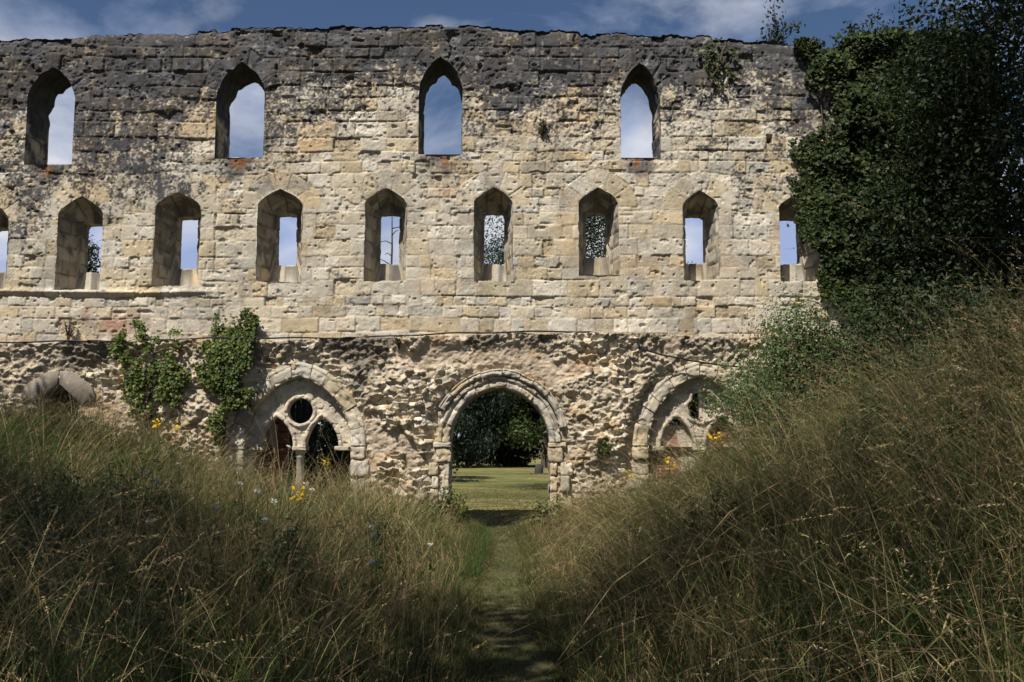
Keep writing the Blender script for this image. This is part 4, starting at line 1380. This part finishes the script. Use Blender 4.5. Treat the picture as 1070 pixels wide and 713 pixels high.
# ------------------------------------------------------------------ shrubs and small plants
def shrub(name, loc, rx, rz_, n, leaf, pal, seed, label, cat='shrub', group=None, twigs=14, droop=None, asp=.5, spiky=.15):
    rg = np.random.default_rng(seed)
    root = empty(name, loc, label, cat, group)
    A = Acc(); B = Acc()
    ends = []
    for k in range(twigs):
        th = rg.uniform(0, 2 * np.pi); ph = rg.uniform(.15, 1.25)
        e = np.array([rx * math.cos(th) * math.sin(ph), rx * math.sin(th) * math.sin(ph), rz_ * (.25 + .8 * math.cos(ph) * rg.uniform(.7, 1.15))])
        mid = e * .5 + np.array([0, 0, rz_ * .12])
        t = np.linspace(0, 1, 6)[:, None]
        pts = 2 * mid * t * (1 - t) + e * t ** 2 + np.array([0, 0, -.1]) * (1 - t)
        tube(B, pts, np.linspace(.018, .004, 6) * max(1, rx * .8), 5, (.10, .085, .05))
        ends.append(pts)
    per = n // twigs
    for pts in ends:
        tt = rg.random(per) ** .6 * 5
        i = np.minimum(tt.astype(int), 4); f = (tt - i)[:, None]
        c = pts[i] * (1 - f) + pts[i + 1] * f
        g = rg.normal(0, 1, (per, 3)); c = c + g * rx * .17 * (1.25 - .5 * tt[:, None] / 5)
        c[:, 2] = np.maximum(c[:, 2], .02)
        tone = rg.uniform(.75, 1.25)
        leaves(A, c, g + np.array([0, -.2, .6]), leaf * rg.uniform(.6, 1.3, per), pal_pick(pal, per, rg) * tone, rg, asp, .25, droop)
    B.build('stem', M_BARK, root); A.build('foliage', M_LEAF, root)
    return root


def on(u, v, Y):
    x, z = P(u, v, Y); return x, Y, z


def gpos(u, Y):
    x = (u - 535) / FPX * Y
    return (x, Y, float(ground(np.array([x]), np.array([Y]))[0]))


FERN = [(.055, .095, .032), (.07, .11, .036), (.042, .075, .03)]
x, y, z = gpos(836, 16.3)
shrub('elder_shrub', (x, y, z), 1.6, 2.55, 24000, .062, [(.07, .118, .036), (.088, .135, .04), (.055, .095, .032)], 71, 'feathery green shrub in front of the right traceried arch', twigs=44)
x, y, z = gpos(905, 16.6)
shrub('bramble_shrub', (x, y, z), 1.3, 1.9, 7000, .09, DARK, 72, 'dark bramble shrub below the ivy curtain, beside the feathery shrub', twigs=26)
x, y, z = gpos(985, 15.2)
shrub('bramble_shrub', (x, y, z), 1.4, 1.9, 8000, .085, DARK, 172, 'dark shrub rising from the bank under the tall dark tree', twigs=28)
x, y, z = gpos(1055, 13.2)
shrub('bramble_shrub', (x, y, z), 1.2, 1.5, 6000, .075, DARK, 173, 'dark green shrub at the far right edge, above the bank of grass', twigs=26)
x, y, z = gpos(795, 18.6)
shrub('hawthorn_shrub', (x, y, z), .9, 2.1, 7000, .055, FERN, 75, 'slim green shrub against the rubble right of the broken tracery', twigs=18)
x, y, z = gpos(464, 19.3)
shrub('bramble', (x, y, z), .55, .75, 900, .10, IVYP, 73, 'low bramble at the foot of the left door jamb', 'bramble', 'brambles at the doorway')
x, y, z = gpos(578, 19.2)
shrub('bramble', (x, y, z), .52, .62, 950, .11, IVYP, 74, 'leafy bramble at the foot of the right door jamb', 'bramble', 'brambles at the doorway')
x, z = P(632, 476); shrub('wall_plant', (x, WY - .22, z), .18, .42, 240, .075, IVYP, 76, 'small green plant rooted in the rubble right of the doorway', 'plant', None, 6)
x, z = P(566, 140); shrub('wall_tuft', (x, WY - .05, z), .22, .30, 420, .05, [(.09, .09, .045), (.06, .065, .03), (.12, .10, .05)], 77, 'dry grey-green tuft growing from the wall between two lancets', 'plant', None, 10)
x, z = P(418, 361); shrub('wall_tuft', (x, WY - .16, z), .18, .22, 260, .05, [(.10, .085, .045), (.06, .06, .03)], 78, 'brown tuft on the ledge by the cable, left of the doorway', 'plant', None, 8)
x, z = P(75, 352); shrub('wall_tuft', (x, WY - .16, z), .14, .34, 200, .045, [(.12, .075, .06), (.07, .06, .035)], 79, 'reddish tuft on the ledge at the far left', 'plant', None, 8)
# saplings on the wall head
def sapling(u, v0, htop, w, n, seed, label):
    x, z = P(u, v0); rg = np.random.default_rng(seed)
    root = empty('sapling', (x, WY + .3, z - .05), label, 'sapling', 'saplings on the wall head')
    B = Acc(); A = Acc()
    for k in range(5):
        s = rg.normal(0, w * .5); hh = htop * (1 if k == 0 else rg.uniform(.35, .8))
        pts = np.array([(s * .2 * t_ + s * .8 * t_ ** 2 + .06 * math.sin(5 * t_ + k), rg.normal(0, .02), hh * t_) for t_ in np.linspace(0, 1, 7)])
        tube(B, pts, np.linspace(.016, .004, 7), 5, (.06, .05, .04))
        m = n // 5
        tt = (.15 + .85 * rg.random(m)) * 6; i = np.minimum(tt.astype(int), 5); f = (tt - i)[:, None]
        c = pts[i] * (1 - f) + pts[i + 1] * f + rg.normal(0, .09, (m, 3)) * np.array([1.2, 1, .8])
        leaves(A, c, rg.normal(0, 1, (m, 3)), .095 * rg.uniform(.6, 1.3, m), pal_pick(DARK, m, rg), rg, .55)
    B.build('stem', M_BARK, root); A.build('foliage', M_LEAF, root)
sapling(812, 44, 1.15, .45, 330, 81, 'tallest sapling sprouting from the wall head, leftmost of the three')
sapling(905, 48, .95, .5, 320, 82, 'sapling on the wall head above the ivy, middle of the three')
sapling(945, 48, .85, .7, 420, 83, 'bushy sapling on the wall head beside the dark tree, rightmost of the three')
WG = 'leafy weeds among the meadow grass'
for u, Y, rx, hz, pal_, lb in ((905, 9.5, .55, 1.0, FERN, 'feathery weed on the right bank, in the middle of its slope'), (985, 7.6, .5, 1.0, MID, 'leafy weed on the right bank nearest the right edge of the view'),
                             (820, 12.0, .5, 1.3, FERN, 'leafy weed on the right bank below the feathery shrub'), (960, 11.8, .7, 1.2, FERN, 'widest weed on the right bank, below the dark bramble'),
                             (735, 8.4, .4, .9, MID, 'low broad weed at the foot of the right bank'), (1040, 9.8, .6, 1.05, MID, 'green weed at the top of the right bank by the frame edge'),
                             (130, 9.6, .55, .95, FERN, 'green weed in the left meadow below the left ivy'), (300, 8.8, .4, .75, FERN, 'small feathery weed in the middle of the left meadow'),
                             (55, 7.6, .55, .95, FERN, 'green weed in the shaded left meadow near the frame edge'), (395, 12.5, .35, .8, MID, 'small weed in the left meadow closest to the path')):
    x, y, z = gpos(u, Y)
    shrub('meadow_weed', (x, y, z), rx, hz, int(2600 * rx * hz + 500), .055, pal_, 300 + int(u), lb, 'weed', WG, 12, None, .34)
# dark shrub standing behind the left tracery
shrub('laurel_shrub', (-4.0, 22.9, 0), 1.1, 2.7, 6500, .10, DARK, 85, 'dark laurel seen through the right light of the left tracery window', twigs=24)

# ------------------------------------------------------------------ things behind the bays
def planks(name, x0, x1, z0, z1, y, col, label, seed, cat='door'):
    rg = np.random.default_rng(seed)
    root = empty(name, ((x0 + x1) / 2, y, z0), label, cat); off = np.array(root.location)
    A = Acc(); x = x0
    while x < x1 - .03:
        w = min(rg.uniform(.10, .15), x1 - x)
        box(A, np.array((x + .004, y - .02, z0)) - off, np.array((x + w - .004, y + .02 + rg.normal(0, .003), z1 - rg.random() * .02)) - off, np.array(col) * rg.uniform(.75, 1.2), .004, int(rg.integers(1e6)), .004)
        x += w
    A.build('boards', M_WOOD, root)
    for zz in (z0 + .35, z1 - .35):
        A = Acc()
        box(A, np.array((x0, y - .06, zz - .06)) - off, np.array((x1, y - .022, zz + .06)) - off, np.array(col) * .9, .004, 3, .006)
        A.build('batten', M_WOOD, root)


cxL = BAYS[0][0]; cxR = BAYS[1][0]
planks('plank_screen', -5.0, -4.35, 0, 3.2, 22.4, (.035, .04, .05), 'dark weathered plank screen behind the left tracery window', 5, 'screen')


def brick_pier(name, x0, x1, y, z0, z1, label, plaster, seed):
    rg = np.random.default_rng(seed)
    root = empty(name, ((x0 + x1) / 2, y, z0), label, 'brickwork'); off = np.array(root.location)
    A = Acc(); z = z0; r = 0
    while z < z1 - .03:
        x = x0 - (.11 if r % 2 else 0)
        while x < x1 - .02:
            a_, b_ = max(x, x0), min(x + .21, x1)
            if b_ - a_ > .03:
                c = np.array([.27, .115, .075]) * rg.uniform(.7, 1.2)
                box(A, np.array((a_ + .004, y - .11 + rg.normal(0, .004), z + .004)) - off, np.array((b_ - .004, y + .11, z + .058)) - off, c, .006, int(rg.integers(1e6)), .006)
            x += .22
        z += .066; r += 1
    A.build('brickwork', M_RUBBLE, root)
    A = Acc(); box(A, np.array((x0 + .01, y - .098, z0)) - off, np.array((x1 - .01, y + .098, z1 - .02)) - off, np.array([.33, .28, .22]), .0, 1, .004)
    A.build('mortar', M_RUBBLE, root)
    if plaster:
        nx_, nz_ = 70, 90
        X, Z = np.meshgrid(np.linspace(x0, x1, nx_), np.linspace(z0, z1, nz_), indexing='ij')
        n = fbm(X * 2.6, Z * 1.5, 4, seed)
        bad = n > .485
        D = .125 + (fbm(X * 9, Z * 9, 3, seed + 2) - .5) * .012
        V = np.stack([X, y - D, Z], -1).reshape(-1, 3) - off
        I = np.arange(nx_ * nz_).reshape(nx_, nz_); fb = bad[:-1, :-1]
        Q = np.stack([I[:-1, :-1], I[1:, :-1], I[1:, 1:], I[:-1, 1:]], -1)[~fb]
        c = np.array([.56, .50, .42]) * (.75 + .45 * fbm(X * 6, Z * 6, 3, seed + 4))[..., None]
        rs = sstep(.5, .62, fbm(X * 9, Z * 1.6, 4, seed + 6))[..., None] * .75
        c = c * (1 - rs) + np.array([.27, .12, .075]) * rs
        np_mesh('plaster', V, Q, None, c.reshape(-1, 3), M_RUBBLE, False, root)
    return root


brick_pier('plastered_pier', -5.75, -5.06, 21.95, 0, 2.7, 'pale plastered brick pier at the left edge of the left tracery light', True, 17)
brick_pier('brick_pier', -5.03, -4.82, 21.6, 0, 2.6, 'narrow red brick pier behind the left light of the left tracery window', False, 7)
brick_pier('brick_infill', cxR - 1.0, cxR - .02, WY + .43, 0, BAYS[1][1] + .40, 'red brick infill with flaking white plaster in the left light of the right tracery', True, 8)
brick_pier('brick_infill', cxR + .02, cxR + 1.0, WY + .43, 0, BAYS[1][1] + 1.25, 'taller brick infill behind the broken ring of the right tracery', True, 12)

shrub('laurel_shrub', (cxR + .45, 22.0, 0), 1.3, 4.2, 8200, .10, DARK, 86, 'dark laurel behind the broken ring of the right tracery window', twigs=24)

# stone stump on the lawn
A = Acc(); st = empty('stone_post', (*gpos(563, 66)[:2], 0), 'short grey stone post on the lawn, seen through the doorway', 'stone post')
tube(A, [(0, 0, -.1), (0, 0, .35), (.02, 0, .62), (.02, 0, .74)], [.30, .27, .24, .12], 8, (.055, .052, .048), .3, 3); A.build('shaft', M_STONE, st)
A = Acc(); box(A, (-.6, -.4, -.1), (.6, .4, .14), np.array([.06, .056, .05]), .08, 3, .05); A.build('plinth', M_STONE, st)

# ------------------------------------------------------------------ cable along the ledge
CP = [(-60, 361), (60, 358), (150, 357), (230, 355), (330, 354.5), (380, 354), (430, 351.5), (480, 350), (530, 348.5), (585, 347.5), (615, 348), (640, 354), (665, 364), (690, 372), (720, 379), (755, 383), (800, 386)]
cu = np.array([P(u, v) for u, v in CP]); t = np.arange(len(cu)); tt = np.linspace(0, len(cu) - 1, 200)
px_ = np.interp(tt, t, cu[:, 0]); pz_ = np.interp(tt, t, cu[:, 1])
py_ = WY - .27 + .05 * np.sin(px_ * 1.3) + .08 * fbm(px_ * .8, px_ * 0, 2, 5)
A = Acc(); tube(A, np.stack([px_, py_, pz_ + .012 * np.sin(px_ * 4)], 1), .017, 7, (.012, .012, .014))
tag(A.build('cable', M_CABLE), 'black cable slung along the ledge above the arches, sagging at the right', 'cable')


# ------------------------------------------------------------------ flowers
def find_pos(u, v, hmin=.55, hmax=.86, y0=6.5):
    d = ray(u, v)
    best = None
    for Y in np.arange(y0, 19.4, .1):
        t = Y / d[1]; x = d[0] * t; z = 1.6 + d[2] * t
        g = float(ground(np.array([x]), np.array([Y]))[0])
        if hmin * .9 < z - g < hmax: best = (x, Y, g, z - g); break
    if best is None:
        Y = 15.0; t = Y / d[1]; x = d[0] * t; z = 1.6 + d[2] * t; g = float(ground(np.array([x]), np.array([Y]))[0])
        best = (x, Y, g, max(.4, z - g))
    return best


def flower(kind, u, v, seed, label, y0=6.5, k=1.0):
    rg = np.random.default_rng(seed)
    x, Y, g, h = find_pos(u, v, *((.85, 1.25) if kind == 'ragwort' else (.6, .95)), y0=y0)
    yellow = kind == 'ragwort'
    root = empty(kind, (x, Y, g), label, 'flower', 'yellow ragwort in the grass' if yellow else 'white yarrow in the grass')
    A = Acc(); bx0 = rg.normal(0, .04)
    main = np.array([(bx0 * (1 - t_) , 0, h * t_ * .93 - .02 * (1 - t_)) for t_ in np.linspace(0, 1, 5)])
    tube(A, main, np.linspace(.006, .004, 5), 5, (.08, .10, .035))
    A.build('stem', M_GRASS, root)
    sp = (.075 if yellow else .055) * k
    nh = 13 if yellow else 11
    J = main[-1]
    V = [J]; T = []; C = [np.array([.08, .10, .035])]
    for j in range(nh):
        a_ = rg.uniform(0, 2 * np.pi); r_ = sp * math.sqrt(rg.random())
        e = np.array([r_ * math.cos(a_), r_ * math.sin(a_), h + rg.uniform(-.06, .03) * (1.4 if yellow else .5) * k])
        n_ = 8; rr = (.017 if yellow else .015) * k * rg.uniform(.8, 1.25)
        th = np.linspace(0, 2 * np.pi, n_ * 2, endpoint=False)
        rad = np.where(np.arange(n_ * 2) % 2 == 0, rr, rr * .6)
        tilt = rg.normal(0, .35, 2)
        q = np.stack([rad * np.cos(th), rad * np.sin(th), .2 * rad * np.sin(th * 3)], 1)
        q[:, 2] += q[:, 0] * tilt[0] + q[:, 1] * (tilt[1] + .35)
        b0 = len(V); m_ = n_ * 2
        col = (np.array([.78, .52, .015]) if yellow else np.array([.70, .68, .62])) * rg.uniform(.8, 1.05)
        V += list(q + e) + [e + (0, 0, .006)]; C += [col] * (m_ + 1)
        T += [[b0 + i, b0 + (i + 1) % m_, b0 + m_] for i in range(m_)] + [[0, b0, b0 + 1]]
    A = Acc(); A.add(np.array(V), None, T, np.array(C)); A.build('flower_head', M_PETAL, root)
    A = Acc(); n_ = 16
    c = np.stack([rg.normal(0, .05, n_), rg.normal(0, .05, n_), h * rg.uniform(.15, .8, n_)], 1)
    leaves(A, c, rg.normal(0, 1, (n_, 3)) + np.array([0, 0, .6]), np.full(n_, .09), pal_pick(FERN, n_, rg), rg, .35)
    A.build('foliage', M_GRASS, root)


YEL = [(700, 482, 'large yellow ragwort cluster just left of the broken tracery column', 14, 1.0), (748, 455, 'yellow ragwort high on the right bank below the feathery shrub', 12, .9),
       (657, 495, 'yellow ragwort nearest the doorway, beside its right pier', 15, .9), (704, 507, 'small yellow ragwort below the large cluster', 12, .7),
       (165, 441, 'yellow ragwort at the foot of the left ivy, left one of the pair', 13, .7), (184, 444, 'yellow ragwort at the foot of the left ivy, right one of the pair', 13, .75),
       (313, 514, 'single yellow ragwort in front of the left tracery window', 9, .7), (341, 482, 'yellow ragwort against the dark right light of the left tracery', 15, .6)]
for i, (u, v, lb, y0, k) in enumerate(YEL): flower('ragwort', u, v, 100 + i, lb, y0, k * 1.35)
WHI = [(153, 493, 'white yarrow below the yellow pair at the left, upper of two', 8), (164, 500, 'white yarrow below the yellow pair at the left, lower of two', 8), (187, 484, 'white yarrow at the grass edge between the left ivy and the arch', 9),
       (251, 504, 'white yarrow under the left jamb of the tracery arch, left end of the row', 9), (269, 513, 'brightest white yarrow under the left jamb of the tracery arch', 8), (287, 523, 'white yarrow at the lower right end of the row under the arch', 8),
       (320, 505, 'white yarrow below the central tracery column, left one', 10), (326, 511, 'white yarrow below the central tracery column, right one', 9.5), (302, 466, 'white yarrow standing tallest in the left light of the tracery', 15.5),
       (276, 543, 'lone white yarrow in the middle of the left meadow', 7), (226, 529, 'pale yarrow in deep grass left of the middle', 7), (157, 544, 'white yarrow low in the shaded left meadow', 6.5), (58, 533, 'white yarrow farthest left in the shaded grass', 6.5),
       (388, 549, 'white yarrow left of the path, topmost of three', 9), (391, 558, 'white yarrow left of the path, second of three', 8.5), (389, 586, 'white yarrow left of the path, lowest of three', 7.5), (450, 568, 'white yarrow closest to the path and the doorway', 10)]
for i, (u, v, lb, y0) in enumerate(WHI): flower('yarrow', u, v, 200 + i, lb, y0 + 1, .62)

# ------------------------------------------------------------------ light and sky
SUN_EL, SUN_AZ = R(54), R(30)      # azimuth: degrees to the left of straight behind the camera
sv = Vector((-math.sin(SUN_AZ) * math.cos(SUN_EL), -math.cos(SUN_AZ) * math.cos(SUN_EL), math.sin(SUN_EL)))
sl_ = bpy.data.lights.new('sun', 'SUN'); sl_.energy = 4.1; sl_.angle = R(.5); sl_.color = (1, .94, .84)
so_ = bpy.data.objects.new('sun', sl_); link(so_)
so_.rotation_euler = sv.to_track_quat('Z', 'Y').to_euler(); so_.location = (-8, -14, 22)

W = bpy.data.worlds.new('World'); S.world = W; W.use_nodes = True
nt = W.node_tree; nt.nodes.clear(); N = nt.nodes; L = nt.links
out = N.new('ShaderNodeOutputWorld')
sky = N.new('ShaderNodeTexSky'); sky.sky_type = 'NISHITA'; sky.sun_disc = False
sky.sun_elevation = SUN_EL; sky.sun_rotation = math.pi + SUN_AZ
sky.air_density = .75; sky.dust_density = .3; sky.ozone_density = 4.0
bg = N.new('ShaderNodeBackground'); bg.inputs['Strength'].default_value = .05
L.new(sky.outputs[0], bg.inputs[0])
tc = N.new('ShaderNodeTexCoord')
mp = N.new('ShaderNodeMapping'); mp.inputs['Scale'].default_value = (1, 1, 1.9); mp.inputs['Location'].default_value = (.35, .1, .2)
L.new(tc.outputs['Generated'], mp.inputs['Vector'])
nz = N.new('ShaderNodeTexNoise'); nz.inputs['Scale'].default_value = 3.1; nz.inputs['Detail'].default_value = 9; nz.inputs['Roughness'].default_value = .56
nz.inputs['Distortion'].default_value = .4
L.new(mp.outputs[0], nz.inputs['Vector'])
sep = N.new('ShaderNodeSeparateXYZ'); L.new(tc.outputs['Generated'], sep.inputs[0])
mr = N.new('ShaderNodeMapRange'); mr.inputs[1].default_value = .30; mr.inputs[2].default_value = .46; mr.inputs[3].default_value = .13; mr.inputs[4].default_value = -.06
L.new(sep.outputs['Z'], mr.inputs[0])
ad = N.new('ShaderNodeMath'); ad.operation = 'ADD'; L.new(nz.outputs['Fac'], ad.inputs[0]); L.new(mr.outputs[0], ad.inputs[1])
cr = N.new('ShaderNodeValToRGB'); cr.color_ramp.elements[0].position = .47; cr.color_ramp.elements[1].position = .70
cr.color_ramp.elements[0].color = (0, 0, 0, 1); cr.color_ramp.elements[1].color = (.92, .92, .92, 1)
L.new(ad.outputs[0], cr.inputs[0])
bc = N.new('ShaderNodeBackground'); bc.inputs['Color'].default_value = (.74, .78, 1, 1); bc.inputs['Strength'].default_value = .56
nz2 = N.new('ShaderNodeTexNoise'); nz2.inputs['Scale'].default_value = 7.0; nz2.inputs['Detail'].default_value = 7; nz2.inputs['Distortion'].default_value = .5
L.new(mp.outputs[0], nz2.inputs['Vector'])
cr2 = N.new('ShaderNodeValToRGB'); cr2.color_ramp.elements[0].position = .38; cr2.color_ramp.elements[1].position = .64
cr2.color_ramp.elements[0].color = (.42, .52, .82, 1); cr2.color_ramp.elements[1].color = (.98, .98, 1.0, 1)
L.new(nz2.outputs['Fac'], cr2.inputs[0]); L.new(cr2.outputs[0], bc.inputs['Color'])
mxs = N.new('ShaderNodeMixShader'); L.new(cr.outputs[0], mxs.inputs[0]); L.new(bg.outputs[0], mxs.inputs[1]); L.new(bc.outputs[0], mxs.inputs[2])
L.new(mxs.outputs[0], out.inputs[0])

# ------------------------------------------------------------------ camera, colour
cd = bpy.data.cameras.new('camera'); cd.lens = 35; cd.sensor_width = 36; cd.clip_end = 3000; cd.clip_start = .05
co = bpy.data.objects.new('camera', cd); link(co); co.location = CAM; co.rotation_euler = (math.pi / 2 + PITCH, 0, 0)
S.camera = co
S.render.engine = 'CYCLES'
S.view_settings.view_transform = 'Standard'; S.view_settings.look = 'None'
S.view_settings.exposure = .65; S.view_settings.gamma = 1
S.cycles.max_bounces = 6; S.cycles.diffuse_bounces = 3; S.cycles.transmission_bounces = 3
S.cycles.use_denoising = True
